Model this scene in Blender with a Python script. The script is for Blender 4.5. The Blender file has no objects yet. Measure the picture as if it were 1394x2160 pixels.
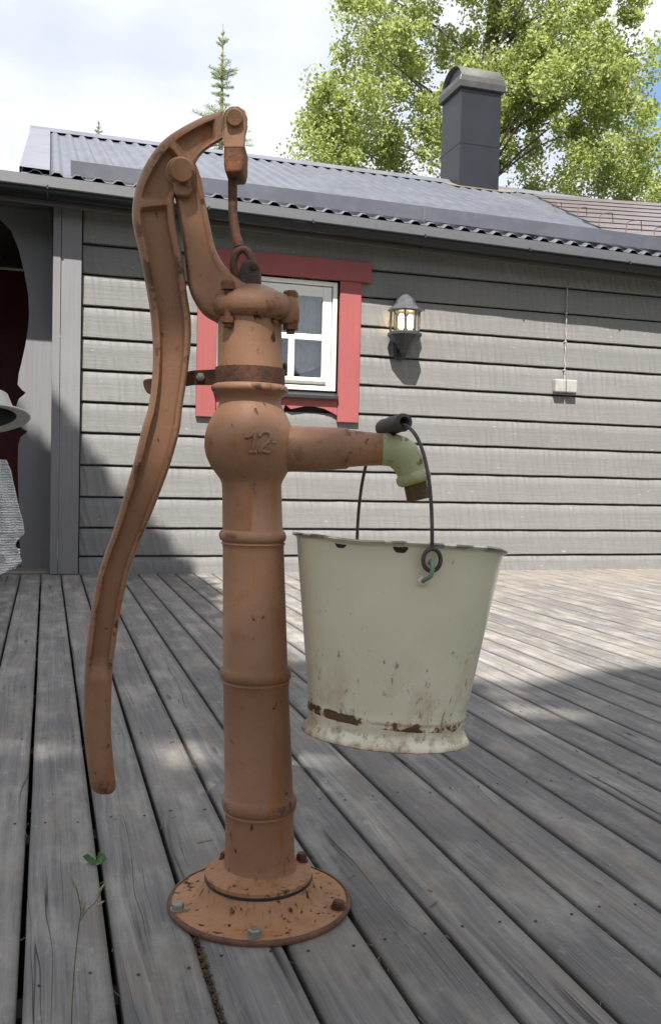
import bpy, math, random
import numpy as np
from mathutils import Vector, Matrix, noise as mnoise
random.seed(7); rng = np.random.default_rng(7)
R = math.radians
S = bpy.context.scene
COL = S.collection

# ------------------------------------------------------------------ camera
F_PX, CX, CY, CAM_H = 1950.0, 697.0, 1080.0, 0.71
YAW, PITCH, ROLL = R(17.1), R(2.35), R(1.35)
cam = bpy.data.cameras.new('camera'); camo = bpy.data.objects.new('camera', cam); COL.objects.link(camo)
cam.sensor_fit = 'VERTICAL'; cam.sensor_height = 36; cam.sensor_width = 36
cam.lens = F_PX/2160*36; cam.clip_start = 0.05; cam.clip_end = 2000
MC = Matrix.Rotation(-YAW, 3, 'Z') @ Matrix.Rotation(R(90)-PITCH, 3, 'X') @ Matrix.Rotation(ROLL, 3, 'Z')
camo.matrix_world = Matrix.Translation((0, 0, CAM_H)) @ MC.to_4x4()
S.camera = camo
cam.dof.use_dof = False

# ------------------------------------------------------------------ sun and sky
SUNV = Vector((-0.42, -1.0, 1.62)).normalized()          # towards the sun
sl = bpy.data.lights.new('sun', 'SUN'); sl.energy = 5.0; sl.angle = R(0.53); sl.color = (1.0, 0.95, 0.88)
so = bpy.data.objects.new('sun', sl); COL.objects.link(so)
so.rotation_euler = SUNV.to_track_quat('Z', 'Y').to_euler(); so.location = (0, 0, 20)
wd = bpy.data.worlds.new('World'); S.world = wd; wd.use_nodes = True
def world():
    nt = wd.node_tree; n = nt.nodes; L = nt.links; n.clear()
    out = n.new('ShaderNodeOutputWorld'); bg = n.new('ShaderNodeBackground'); L.new(bg.outputs[0], out.inputs[0])
    bg.inputs[1].default_value = 0.094
    sky = n.new('ShaderNodeTexSky'); sky.sky_type = 'NISHITA'; sky.sun_disc = False
    sky.sun_elevation = math.asin(SUNV.z); sky.sun_rotation = math.atan2(SUNV.x, SUNV.y)
    tc = n.new('ShaderNodeTexCoord')
    mp = n.new('ShaderNodeMapping'); mp.inputs['Scale'].default_value = (1, 1, 2.2); mp.inputs['Location'].default_value = (0.3, 0.1, 0.0)
    L.new(tc.outputs['Generated'], mp.inputs[0])
    nz = n.new('ShaderNodeTexNoise'); nz.inputs['Scale'].default_value = 2.1; nz.inputs['Detail'].default_value = 7; nz.inputs['Roughness'].default_value = .55
    L.new(mp.outputs[0], nz.inputs[0])
    # cloud cover thins out towards the lower right (east)
    vm = n.new('ShaderNodeVectorMath'); vm.operation = 'DOT_PRODUCT'
    L.new(tc.outputs['Generated'], vm.inputs[0]); vm.inputs[1].default_value = Vector((0.597, 0.728, 0.335)).normalized()
    mr = n.new('ShaderNodeMapRange'); mr.inputs[1].default_value = .992; mr.inputs[2].default_value = 1.0; mr.inputs[3].default_value = -.22; mr.inputs[4].default_value = .34
    L.new(vm.outputs['Value'], mr.inputs[0])
    sb = n.new('ShaderNodeMath'); sb.operation = 'SUBTRACT'; L.new(nz.outputs[0], sb.inputs[0]); L.new(mr.outputs[0], sb.inputs[1])
    cr = n.new('ShaderNodeValToRGB'); cr.color_ramp.elements[0].position = .27; cr.color_ramp.elements[1].position = .42
    L.new(sb.outputs[0], cr.inputs[0])
    n2 = n.new('ShaderNodeTexNoise'); n2.inputs['Scale'].default_value = 3.0; n2.inputs['Detail'].default_value = 6
    L.new(mp.outputs[0], n2.inputs[0])
    cc = n.new('ShaderNodeValToRGB'); e = cc.color_ramp.elements
    e[0].position = .36; e[0].color = (3.75, 4.0, 4.6, 1); e[1].position = .62; e[1].color = (5.25, 5.4, 5.7, 1)
    L.new(n2.outputs[0], cc.inputs[0])
    mx = n.new('ShaderNodeMix'); mx.data_type = 'RGBA'; L.new(cr.outputs[0], mx.inputs[0]); L.new(sky.outputs[0], mx.inputs[6]); L.new(cc.outputs[0], mx.inputs[7])
    L.new(mx.outputs[2], bg.inputs[0])
world()
S.view_settings.view_transform = 'Standard'; S.view_settings.look = 'None'; S.view_settings.gamma = 1
S.view_settings.use_curve_mapping = False; S.view_settings.exposure = 1.2
S.render.engine = 'CYCLES'
S.render.resolution_x = 660; S.render.resolution_y = 1024

# ------------------------------------------------------------------ measuring helpers
def ray(px, py):
    return (MC @ Vector(((px-CX)/F_PX, -(py-CY)/F_PX, -1.0)))
CAMP = Vector((0, 0, CAM_H))
def hit(px, py, n, d):                      # the point of plane n.p = d seen along a measured direction
    r = ray(px, py); n = Vector(n)
    return CAMP + r*((d - n.dot(CAMP))/n.dot(r))
def onY(px, py, y): return hit(px, py, (0, 1, 0), y)
def onZ(px, py, z): return hit(px, py, (0, 0, 1), z)
def onX(px, py, x): return hit(px, py, (1, 0, 0), x)

# ------------------------------------------------------------------ object helpers
ORG = {}
def tag(o, label=None, cat=None, group=None, kind=None):
    if label: o['label'] = label
    if cat: o['category'] = cat
    if group: o['group'] = group
    if kind: o['kind'] = kind
    return o
def thing(name, loc, label, cat, group=None, kind=None, mat=None):
    o = bpy.data.objects.new(name, None); COL.objects.link(o); o.empty_display_size = .1
    o.location = loc
    ORG[o.name] = Vector(loc)
    return tag(o, label, cat, group, kind)
def link(name, me, parent=None, org=None):
    o = bpy.data.objects.new(name, me); COL.objects.link(o)
    if parent: o.parent = parent; ORG[o.name] = ORG.get(parent.name, Vector((0, 0, 0)))
    else: ORG[o.name] = org or Vector((0, 0, 0)); o.location = ORG[o.name]
    return o
class MB:
    def __init__(s): s.v = []; s.f = []
    def add(s, vs, fs):
        b = len(s.v); s.v += [Vector(p) for p in vs]; s.f += [tuple(b+i for i in f) for f in fs]; return s
    def box(s, x0, x1, y0, y1, z0, z1):
        return s.add([(x, y, z) for z in (z0, z1) for y in (y0, y1) for x in (x0, x1)],
              [(0, 2, 3, 1), (4, 5, 7, 6), (0, 1, 5, 4), (2, 6, 7, 3), (0, 4, 6, 2), (1, 3, 7, 5)])
    def obox(s, c, ax, ay, az):             # centre and three half vectors
        c = Vector(c); ax = Vector(ax); ay = Vector(ay); az = Vector(az)
        return s.add([c+ax*i+ay*j+az*k for k in (-1, 1) for j in (-1, 1) for i in (-1, 1)],
              [(0, 2, 3, 1), (4, 5, 7, 6), (0, 1, 5, 4), (2, 6, 7, 3), (0, 4, 6, 2), (1, 3, 7, 5)])
    def rings(s, rs, closed=True, caps=True, loop=False):
        n = len(rs[0]); b = len(s.v)
        for r in rs: s.v += [Vector(p) for p in r]
        m = len(rs); k = n if closed else n-1
        for i in range(m if loop else m-1):
            i2 = (i+1) % m
            for j in range(k):
                j2 = (j+1) % n
                s.f.append((b+i*n+j, b+i*n+j2, b+i2*n+j2, b+i2*n+j))
        if caps and closed and not loop:
            s.f.append(tuple(b+j for j in reversed(range(n)))); s.f.append(tuple(b+(m-1)*n+j for j in range(n)))
        return s
    def tube(s, pts, r, n=10, caps=True, loop=False):
        pts = [Vector(p) for p in pts]; m = len(pts)
        rr = r if isinstance(r, (list, tuple)) else [r]*m
        up = None; rs = []
        for i, p in enumerate(pts):
            a = pts[(i-1) % m] if (i or loop) else p; c = pts[(i+1) % m] if (i < m-1 or loop) else p
            t = (c-a).normalized()
            if up is None: up = t.orthogonal().normalized()
            up = (up - t*up.dot(t)).normalized(); w = t.cross(up)
            rs.append([p + (up*math.cos(q)+w*math.sin(q))*rr[i] for q in [2*math.pi*j/n for j in range(n)]])
        return s.rings(rs, True, caps, loop)
    def lathe(s, prof, c=(0, 0, 0), ax=(0, 0, 1), n=48, caps=True, sq=None):   # prof: (h, r)
        ax = Vector(ax).normalized(); c = Vector(c)
        u = Vector((1, 0, 0)) if abs(ax.x) < .9 else Vector((0, 1, 0))
        u = (u-ax*u.dot(ax)).normalized(); w = ax.cross(u)
        rs = []
        for h, r in prof:
            rs.append([c+ax*h+(u*math.cos(q)+w*math.sin(q)*(sq or 1))*r for q in [2*math.pi*j/n for j in range(n)]])
        return s.rings(rs, True, caps)
    def prism(s, poly, ext):                # poly: 3-D points, ext: vector
        n = len(poly); ext = Vector(ext); b = len(s.v)
        s.v += [Vector(p) for p in poly] + [Vector(p)+ext for p in poly]
        s.f.append(tuple(b+i for i in reversed(range(n)))); s.f.append(tuple(b+n+i for i in range(n)))
        for i in range(n): s.f.append((b+i, b+(i+1) % n, b+n+(i+1) % n, b+n+i))
        return s
    def build(s, name, mat, parent=None, org=None, smooth=None, bevel=0, seg=2, raw=False, fix=True):
        me = bpy.data.meshes.new(name)
        o0 = Vector((0, 0, 0)) if raw else (ORG.get(parent.name, Vector((0, 0, 0))) if parent else (org or Vector((0, 0, 0))))
        me.from_pydata([tuple(p-o0) for p in s.v], [], s.f)
        if fix:
            import bmesh
            bm = bmesh.new(); bm.from_mesh(me); bmesh.ops.recalc_face_normals(bm, faces=bm.faces); bm.to_mesh(me); bm.free()
        me.materials.append(mat)
        if smooth:
            me.shade_smooth()
            try: me.set_sharp_from_angle(angle=R(smooth))
            except Exception: pass
        o = link(name, me, parent, org)
        if bevel:
            m = o.modifiers.new('bevel', 'BEVEL'); m.width = bevel; m.segments = seg; m.limit_method = 'ANGLE'; m.angle_limit = R(40)
        return o
def catmull(pts, n):
    pts = [Vector(p) for p in pts]; P = [2*pts[0]-pts[1]]+pts+[2*pts[-1]-pts[-2]]; out = []
    m = len(pts)-1
    for k in range(n+1):
        t = k/n*m; i = min(int(t), m-1); t -= i
        a, b, c, d = P[i:i+4]
        out.append(.5*((2*b)+(c-a)*t+(2*a-5*b+4*c-d)*t*t+(3*b-a-3*c+d)*t**3))
    return out

# ------------------------------------------------------------------ materials
class NT:
    def __init__(s, name):
        s.m = bpy.data.materials.new(name); s.m.use_nodes = True; s.t = s.m.node_tree; s.n = s.t.nodes; s.L = s.t.links
        s.p = s.n['Principled BSDF']; s.tc = s.n.new('ShaderNodeTexCoord')
    def _set(s, sock, v):
        if v is None: return
        if hasattr(v, 'is_output') or isinstance(v, bpy.types.NodeSocket): s.L.new(v, sock)
        else:
            if isinstance(v, (tuple, list)) and len(v) == 3 and sock.type == 'RGBA': v = (*v, 1)
            sock.default_value = v
    def map(s, scale=(1, 1, 1), rot=(0, 0, 0), loc=(0, 0, 0), src=None):
        m = s.n.new('ShaderNodeMapping'); s.L.new(src or s.tc.outputs['Object'], m.inputs[0])
        m.inputs['Scale'].default_value = scale; m.inputs['Rotation'].default_value = rot; m.inputs['Location'].default_value = loc
        return m.outputs[0]
    def noise(s, vec=None, scale=5, detail=4, rough=.5, dist=0):
        k = s.n.new('ShaderNodeTexNoise'); s._set(k.inputs['Vector'], vec if vec is not None else s.tc.outputs['Object'])
        k.inputs['Scale'].default_value = scale; k.inputs['Detail'].default_value = detail; k.inputs['Roughness'].default_value = rough; k.inputs['Distortion'].default_value = dist
        return k.outputs[0]
    def vor(s, vec, scale, feat='F1', rand=1.0):
        k = s.n.new('ShaderNodeTexVoronoi'); k.feature = feat; s._set(k.inputs['Vector'], vec); k.inputs['Scale'].default_value = scale
        k.inputs['Randomness'].default_value = rand; return k.outputs['Distance']
    def ramp(s, fac, *stops):
        k = s.n.new('ShaderNodeValToRGB'); s.L.new(fac, k.inputs[0]); e = k.color_ramp.elements
        while len(e) < len(stops): e.new(.5)
        for el, (p, c) in zip(e, stops):
            el.position = p; el.color = (c, c, c, 1) if isinstance(c, (int, float)) else (*c, 1)
        return k.outputs[0]
    def mix(s, f, a, b, mode='MIX'):
        k = s.n.new('ShaderNodeMix'); k.data_type = 'RGBA'; k.blend_type = mode
        s._set(k.inputs[0], f); s._set(k.inputs[6], a); s._set(k.inputs[7], b); return k.outputs[2]
    def math(s, op, a, b=None, c=None):
        k = s.n.new('ShaderNodeMath'); k.operation = op; s._set(k.inputs[0], a)
        if b is not None: s._set(k.inputs[1], b)
        if c is not None: s._set(k.inputs[2], c)
        return k.outputs[0]
    def xyz(s, vec=None):
        k = s.n.new('ShaderNodeSeparateXYZ'); s.L.new(vec or s.tc.outputs['Object'], k.inputs[0]); return k.outputs
    def rnd(s):
        k = s.n.new('ShaderNodeObjectInfo'); return k.outputs['Random']
    def out(s, col=None, rough=.6, metal=0, bump=None, bstr=.3, bdist=.01, spec=.5, **kw):
        s._set(s.p.inputs['Base Color'], col); s._set(s.p.inputs['Roughness'], rough); s._set(s.p.inputs['Metallic'], metal)
        s.p.inputs['Specular IOR Level'].default_value = spec
        if bump is not None:
            b = s.n.new('ShaderNodeBump'); s._set(b.inputs['Height'], bump); b.inputs['Strength'].default_value = bstr; b.inputs['Distance'].default_value = bdist
            s.L.new(b.outputs[0], s.p.inputs['Normal'])
        for k, v in kw.items(): s._set(s.p.inputs[k], v)
        return s.m

def m_pump(name='pump_paint', ca=(.270, .138, .078), cb=(.335, .180, .108), lo=.062):
    t = NT(name); x, y, z = t.xyz()
    big = t.noise(scale=4, detail=5); mid = t.noise(scale=26, detail=6, rough=.6); fine = t.noise(scale=240, detail=3)
    col = t.mix(t.ramp(big, (.35, 0), (.65, 1)), ca, cb)
    # vertical rusty runs
    run = t.noise(t.map((55, 55, 2.2)), scale=1, detail=3)
    col = t.mix(t.math('MULTIPLY', t.ramp(run, (.57, 0), (.70, 1)), .6), col, (.33, .115, .028))
    col = t.mix(t.math('MULTIPLY', t.ramp(mid, (.52, 0), (.72, 1)), .35), col, (.19, .085, .045))
    # chips: sparse, more of them near the foot
    sp = t.noise(t.map((1, 1, .62)), scale=80, detail=5, rough=.55, dist=.5)
    low = t.math('MULTIPLY', t.ramp(z, (0.02, 1), (.36, 0)), lo)
    patch = t.math('MULTIPLY', t.ramp(t.noise(scale=7, detail=2), (.48, 0), (.72, 1)), .075)
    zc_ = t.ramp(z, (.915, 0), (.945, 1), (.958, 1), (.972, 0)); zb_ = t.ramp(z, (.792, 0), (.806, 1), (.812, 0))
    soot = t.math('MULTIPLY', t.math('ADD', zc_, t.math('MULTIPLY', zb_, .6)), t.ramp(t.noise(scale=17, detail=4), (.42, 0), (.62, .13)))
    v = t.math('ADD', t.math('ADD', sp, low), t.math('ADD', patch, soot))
    chip = t.ramp(v, (.712, 0), (.737, 1)); halo = t.ramp(v, (.645, 0), (.72, 1))
    col = t.mix(t.math('MULTIPLY', halo, .55), col, (.23, .082, .022))
    col = t.mix(chip, col, t.mix(t.noise(scale=300, detail=2), (.035, .018, .012), (.10, .042, .022)))
    pit = t.ramp(t.noise(scale=330, detail=2), (.68, 0), (.75, .6)); col = t.mix(pit, col, (.09, .045, .028))
    gg = t.n.new('ShaderNodeNewGeometry'); ew = t.math('MULTIPLY', t.ramp(gg.outputs['Pointiness'], (.515, 0), (.56, 1)), t.ramp(t.noise(scale=19, detail=7, rough=.75), (.535, 0), (.60, 1)))
    col = t.mix(ew, col, (.060, .030, .018))
    hgt = t.math('ADD', t.math('MULTIPLY', mid, .55), t.math('ADD', t.math('MULTIPLY', fine, .14), t.math('MULTIPLY', chip, -.5)))
    r = t.mix(chip, (.50, .50, .50), (.85, .85, .85))
    return t.out(col, t.math('ADD', .52, t.math('MULTIPLY', chip, .35)), bump=hgt, bstr=.6, bdist=.004, spec=.3)
def m_rust(name='rusty_iron', a=(.055, .028, .022), b=(.16, .065, .03), metal=.2):
    t = NT(name); n1 = t.noise(scale=38, detail=6, rough=.65); n2 = t.noise(scale=210, detail=4)
    c = t.mix(t.ramp(n1, (.35, 0), (.68, 1)), a, b); c = t.mix(t.ramp(n2, (.55, 0), (.75, .6)), c, (.025, .015, .012))
    return t.out(c, .72, metal, bump=t.math('ADD', n1, t.math('MULTIPLY', n2, .5)), bstr=.6, bdist=.003)
def m_plain(name, col, rough=.5, metal=0, var=.25, bs=.15, scale=30, spec=.5):
    t = NT(name); n1 = t.noise(scale=scale, detail=5); n2 = t.noise(scale=2.3, detail=3)
    c2 = tuple(x*(1-var) for x in col)
    c = t.mix(t.ramp(n1, (.3, 0), (.7, 1)), c2, col); c = t.mix(t.math('MULTIPLY', n2, .35), c, c2)
    return t.out(c, rough, metal, bump=n1, bstr=bs, bdist=.002, spec=spec)
def m_deck():
    t = NT('weathered_deck_wood'); r = t.rnd()
    off = t.n.new('ShaderNodeVectorMath'); off.operation = 'ADD'; t.L.new(t.tc.outputs['Object'], off.inputs[0])
    cb = t.n.new('ShaderNodeCombineXYZ'); t.L.new(t.math('MULTIPLY', r, 37.0), cb.inputs[0]); t.L.new(t.math('MULTIPLY', r, 91.0), cb.inputs[1])
    t.L.new(cb.outputs[0], off.inputs[1]); V = off.outputs[0]
    # knots bend the grain
    kv = t.map((9, 1.35, 1), src=V); kd = t.vor(kv, 1.0); kn = t.ramp(kd, (.0, 1), (.16, 0)); ring = t.ramp(kd, (.03, 1), (.075, 0))
    warp = t.noise(t.map((5, .7, 1), src=V), scale=1.3, detail=3)
    sx = t.xyz(V)
    gx = t.math('ADD', t.math('MULTIPLY', sx[0], 150.0), t.math('ADD', t.math('MULTIPLY', warp, 15.0), t.math('MULTIPLY', kn, 5.0)))
    gc = t.n.new('ShaderNodeCombineXYZ'); t.L.new(gx, gc.inputs[0]); t.L.new(t.math('MULTIPLY', sx[1], 1.2), gc.inputs[1])
    grain = t.noise(gc.outputs[0], scale=.45, detail=5, rough=.62)
    fineg = t.noise(t.map((620, 5, 1), src=V), scale=1, detail=3)
    crk = t.noise(gc.outputs[0], scale=.23, detail=1)
    crack = t.ramp(t.math('ABSOLUTE', t.math('SUBTRACT', crk, .5)), (.0, 1), (.0055, 0))
    cm = t.ramp(t.noise(t.map((12, 1.1, 1), src=V), scale=1.2, detail=2), (.53, 0), (.62, 1))
    crack = t.math('MULTIPLY', crack, cm)
    blot = t.noise(t.map((6, 2.2, 1), src=V), scale=1.6, detail=6, rough=.65)
    blot2 = t.noise(t.map((22, 11, 1), src=V), scale=1.6, detail=5, rough=.7)
    tone = t.mix(r, (.120, .114, .112), (.240, .226, .210))
    col = t.mix(t.ramp(grain, (.30, 0), (.70, 1)), (.064, .061, .060), tone)
    col = t.mix(t.math('MULTIPLY', t.ramp(fineg, (.40, 0), (.70, 1)), .30), col, (.36, .35, .34))
    col = t.mix(t.math('MULTIPLY', t.ramp(blot, (.48, 0), (.68, 1)), .55), col, (.37, .345, .305))
    col = t.mix(t.math('MULTIPLY', t.ramp(blot2, (.60, 0), (.74, 1)), .45), col, (.43, .42, .40))
    col = t.mix(t.math('MULTIPLY', t.ramp(blot, (.30, 1), (.44, 0)), .5), col, (.095, .097, .110))
    spk = t.noise(t.map((75, 32, 1), src=V), scale=1.2, detail=4, rough=.7)
    col = t.mix(t.math('MULTIPLY', t.ramp(spk, (.66, 0), (.74, 1)), t.ramp(blot, (.42, 0), (.60, .75))), col, (.58, .57, .54))
    br = t.noise(t.map((10, 4, 1), src=V), scale=1.1, detail=4)
    col = t.mix(t.math('MULTIPLY', t.ramp(br, (.50, 0), (.68, 1)), .40), col, (.20, .155, .115))
    # darker along the edges of each board
    xo = t.math('ABSOLUTE', t.xyz()[0])
    ed = t.ramp(xo, (.046, 0), (.060, 1))
    col = t.mix(t.math('MULTIPLY', ed, .45), col, (.045, .044, .038))
    col = t.mix(crack, col, (.012, .011, .011)); col = t.mix(t.math('MULTIPLY', ring, .75), col, (.045, .035, .030))
    # dry brown soil swept against the house at the far right
    g = t.n.new('ShaderNodeNewGeometry'); gx_, gy_, gz_ = t.xyz(g.outputs['Position'])
    d1 = t.ramp(t.math('DIVIDE', gy_, 10.0), (.46, 0), (.58, 1)); d2 = t.ramp(t.math('DIVIDE', gx_, 10.0), (.13, 0), (.22, 1))
    dn = t.noise(t.map((1.6, 3, 1), src=g.outputs['Position']), scale=1.2, detail=7, rough=.68)
    dirt = t.math('MULTIPLY', t.math('MULTIPLY', d1, d2), t.ramp(dn, (.38, 0), (.60, .8)))
    col = t.mix(dirt, col, (.21, .185, .158))
    h = t.math('ADD', t.math('MULTIPLY', grain, .8), t.math('ADD', t.math('MULTIPLY', fineg, .2), t.math('MULTIPLY', crack, -2.2)))
    return t.out(col, t.math('ADD', .52, t.math('MULTIPLY', grain, .35)), bump=h, bstr=.55, bdist=.0025, spec=.42)
def m_wallwood(name, col, mark=True, dirs=(1.3, 60, 60)):
    t = NT(name); r = t.rnd()
    off = t.n.new('ShaderNodeVectorMath'); off.operation = 'ADD'; t.L.new(t.tc.outputs['Object'], off.inputs[0])
    cb = t.n.new('ShaderNodeCombineXYZ'); t.L.new(t.math('MULTIPLY', r, 53.0), cb.inputs[0]); t.L.new(cb.outputs[0], off.inputs[1]); V = off.outputs[0]
    g = t.noise(t.map(dirs, src=V), scale=1.4, detail=5, rough=.6); b = t.noise(V, scale=3, detail=5); f = t.noise(t.map((3, 30, 30), src=V), scale=6, detail=3)
    c = t.mix(t.ramp(g, (.3, 0), (.7, 1)), tuple(x*.86 for x in col), col)
    c = t.mix(t.math('MULTIPLY', t.ramp(b, (.45, 0), (.7, 1)), .35), c, tuple(x*1.12 for x in col))
    sp = t.noise(t.map((6, 34, 34), src=V), scale=2.5, detail=2)
    c = t.mix(t.math('MULTIPLY', r, .22), c, tuple(x*.62 for x in col))
    c = t.mix(t.ramp(sp, (.735, 0), (.765, .8)), c, (.48, .36, .22) if mark else tuple(x*.6 for x in col))
    h = t.math('ADD', t.math('MULTIPLY', g, .35), t.math('MULTIPLY', f, .25))
    if mark:                                  # slanting adze marks
        w = t.n.new('ShaderNodeTexWave'); w.wave_type = 'BANDS'; w.bands_direction = 'X'; w.wave_profile = 'SIN'
        mv = t.map((1, 1, 1), rot=(0, R(12), 0), src=V); t.L.new(mv, w.inputs[0]); w.inputs['Scale'].default_value = 2.6
        w.inputs['Distortion'].default_value = 2.2; w.inputs['Detail'].default_value = 2; w.inputs['Detail Scale'].default_value = 1.1
        wv = t.ramp(w.outputs[0], (0, 0), (.75, 1), (1, .3))
        h = t.math('ADD', h, t.math('MULTIPLY', wv, 1.0))
        c = t.mix(t.math('MULTIPLY', wv, .10), c, tuple(x*.8 for x in col))
    return t.out(c, .6, bump=h, bstr=.6, bdist=.009 if mark else .004, spec=.3)
def m_metal_roof(name, col):
    t = NT(name); n1 = t.noise(scale=3, detail=6); n2 = t.noise(t.map((1, .25, 1)), scale=14, detail=5)
    c = t.mix(t.ramp(n1, (.35, 0), (.7, 1)), col, tuple(x*1.35 for x in col)); c = t.mix(t.math('MULTIPLY', t.ramp(n2, (.50, 0), (.85, 1)), .18), c, (.20, .20, .195))
    return t.out(c, .42, .0, bump=n1, bstr=.08, spec=.6)
def m_enamel():
    t = NT('cream_enamel'); x, y, z = t.xyz()
    c = t.mix(t.ramp(t.noise(scale=9, detail=5), (.35, 0), (.7, 1)), (.70, .645, .475), (.76, .70, .53))
    c = t.mix(t.math('MULTIPLY', t.ramp(x, (.08, 0), (.17, 1)), .35), c, (.48, .54, .26))  # green reflection painted into the colour of the right side
    sc = t.noise(t.map((1, 1, .5), rot=(0, R(35), 0)), scale=85, detail=5, rough=.7); sc2 = t.noise(scale=14, detail=3)
    low = t.ramp(z, (.02, .105), (.14, .068), (.25, .01))
    spv = t.math('ADD', t.math('ADD', sc, low), t.math('MULTIPLY', t.ramp(sc2, (.4, 0), (.7, 1)), .05))
    c = t.mix(t.math('MULTIPLY', t.ramp(spv, (.70, 0), (.76, 1)), .7), c, (.12, .10, .065))
    st = t.noise(t.map((1, 1, .7)), scale=16, detail=5, rough=.65)
    c = t.mix(t.math('MULTIPLY', t.ramp(z, (.03, .8), (.16, .05)), t.ramp(st, (.50, 0), (.72, 1))), c, (.40, .30, .16))
    # rust bitten ring above the foot, thicker on the left
    zz = t.math('ADD', z, t.math('MULTIPLY', x, .035))
    band = t.ramp(zz, (.027, 0), (.031, 1), (.042, 1), (.052, 0))
    n3 = t.noise(t.map((1, 1, 1.3)), scale=46, detail=4, rough=.6)
    left = t.math('MULTIPLY', t.ramp(t.math('MULTIPLY', x, -1.0), (-.02, 0), (.12, .16)), 1.0)
    rv = t.math('MULTIPLY', band, t.math('ADD', n3, left))
    c = t.mix(t.ramp(rv, (.46, 0), (.52, .85)), c, (.40, .26, .09)); rust = t.ramp(rv, (.528, 0), (.545, 1))
    c = t.mix(rust, c, t.mix(t.noise(scale=150, detail=3), (.045, .022, .014), (.12, .055, .022)))
    sl_ = t.math('MULTIPLY', t.ramp(z, (.0385, 0), (.0395, 1), (.0415, 1), (.0425, 0)), t.ramp(t.noise(scale=30, detail=4), (.30, .2), (.45, .95)))
    c = t.mix(sl_, c, (.10, .05, .028))
    # grubby foot with rusty edge
    n4 = t.noise(scale=60, detail=5)
    foot = t.math('MULTIPLY', t.ramp(z, (.020, 1), (.030, 0)), t.ramp(n4, (.48, 0), (.66, .8))); c = t.mix(foot, c, (.30, .20, .12))
    e2 = t.math('MULTIPLY', t.ramp(z, (.0005, 1), (.006, 0)), t.ramp(n4, (.30, .3), (.50, 1))); c = t.mix(e2, c, (.24, .10, .045))
    # chipped rim
    e3 = t.math('MULTIPLY', t.ramp(z, (.3065, 0), (.3095, 1)), t.ramp(t.noise(scale=34, detail=4), (.42, 0), (.5, 1))); c = t.mix(e3, c, (.085, .05, .045))
    return t.out(c, t.math('ADD', .24, t.math('MULTIPLY', rust, .5)), bump=t.math('SUBTRACT', t.math('MULTIPLY', t.noise(scale=9, detail=2), 1.0), rust), bstr=.25, bdist=.004, spec=.5, **{'Coat Weight': .55, 'Coat Roughness': .22})
def m_green():
    t = NT('green_elbow_paint'); n = t.noise(scale=55, detail=5); n2 = t.noise(scale=28, detail=4)
    c = t.mix(t.ramp(n2, (.35, 0), (.7, 1)), (.31, .33, .16), (.38, .39, .21)); c = t.mix(t.ramp(n, (.585, 0), (.64, 1)), c, (.15, .065, .02))
    return t.out(c, .5, bump=n, bstr=.35, bdist=.002)
def m_leaf(name, cols, trans=.35):
    t = NT(name)
    g = t.n.new('ShaderNodeNewGeometry'); r = g.outputs['Random Per Island']
    c = t.ramp(r, (0, cols[0]), (.5, cols[1]), (1, cols[2]))
    t.out(c, .5, spec=.4)
    tr = t.n.new('ShaderNodeBsdfTranslucent'); t.L.new(t.mix(.5, c, (.55, .62, .18), 'MIX'), tr.inputs[0])
    mx = t.n.new('ShaderNodeMixShader'); mx.inputs[0].default_value = trans
    t.L.new(t.p.outputs[0], mx.inputs[1]); t.L.new(tr.outputs[0], mx.inputs[2]); t.L.new(mx.outputs[0], t.n['Material Output'].inputs[0])
    return t.m
def m_glass(name, col=(1, 1, 1), alpha=.45):
    t = NT(name); t.n.remove(t.p)
    gl = t.n.new('ShaderNodeBsdfGlossy'); gl.inputs['Roughness'].default_value = .02; gl.inputs['Color'].default_value = (.9, .95, 1, 1)
    tp = t.n.new('ShaderNodeBsdfTransparent'); tp.inputs[0].default_value = (*col, 1)
    fr = t.n.new('ShaderNodeFresnel'); fr.inputs[0].default_value = 1.5
    ad = t.n.new('ShaderNodeMath'); ad.operation = 'MULTIPLY_ADD'; t.L.new(fr.outputs[0], ad.inputs[0]); ad.inputs[1].default_value = 1.5; ad.inputs[2].default_value = .03
    mx = t.n.new('ShaderNodeMixShader'); t.L.new(ad.outputs[0], mx.inputs[0]); t.L.new(tp.outputs[0], mx.inputs[1]); t.L.new(gl.outputs[0], mx.inputs[2])
    t.L.new(mx.outputs[0], t.n['Material Output'].inputs[0]); return t.m
def m_emit(name, col, st):
    t = NT(name); t.p.inputs['Emission Color'].default_value = (*col, 1); t.p.inputs['Emission Strength'].default_value = st
    t.p.inputs['Base Color'].default_value = (.8, .75, .6, 1); return t.m

PUMP = m_pump(); PUMPF = m_pump('foot_paint', (.36, .18, .085), (.40, .215, .115), .070); RUST = m_rust(); RUSTB = m_rust('orange_rust', (.09, .04, .025), (.24, .09, .03)); IRON = m_rust('dark_iron', (.05, .04, .042), (.12, .075, .06), .4)
ZINC = m_plain('zinc', (.34, .33, .29), .55, .5); DECK = m_deck()
WALL = m_wallwood('grey_wall_paint', (.192, .189, .184)); TRIM = m_wallwood('grey_trim_paint', (.190, .186, .196), False, (60, 60, 1.3))
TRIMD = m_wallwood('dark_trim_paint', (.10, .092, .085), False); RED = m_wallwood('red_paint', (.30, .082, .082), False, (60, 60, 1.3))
DRED = m_plain('dark_red_door', (.16, .012, .014), .5)
WHITE = m_plain('white_paint', (.74, .74, .70), .4, var=.06, bs=.05); BLACK = m_plain('black_metal', (.03, .032, .036), .35, .0, bs=.05)
ROOF = m_metal_roof('blue_grey_sheet', (.072, .078, .098)); ROOFD = m_metal_roof('grey_flashing', (.060, .064, .082)); GUT = m_plain('gutter_black', (.011, .012, .014), .30, 0, bs=.03, spec=.35)
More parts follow.
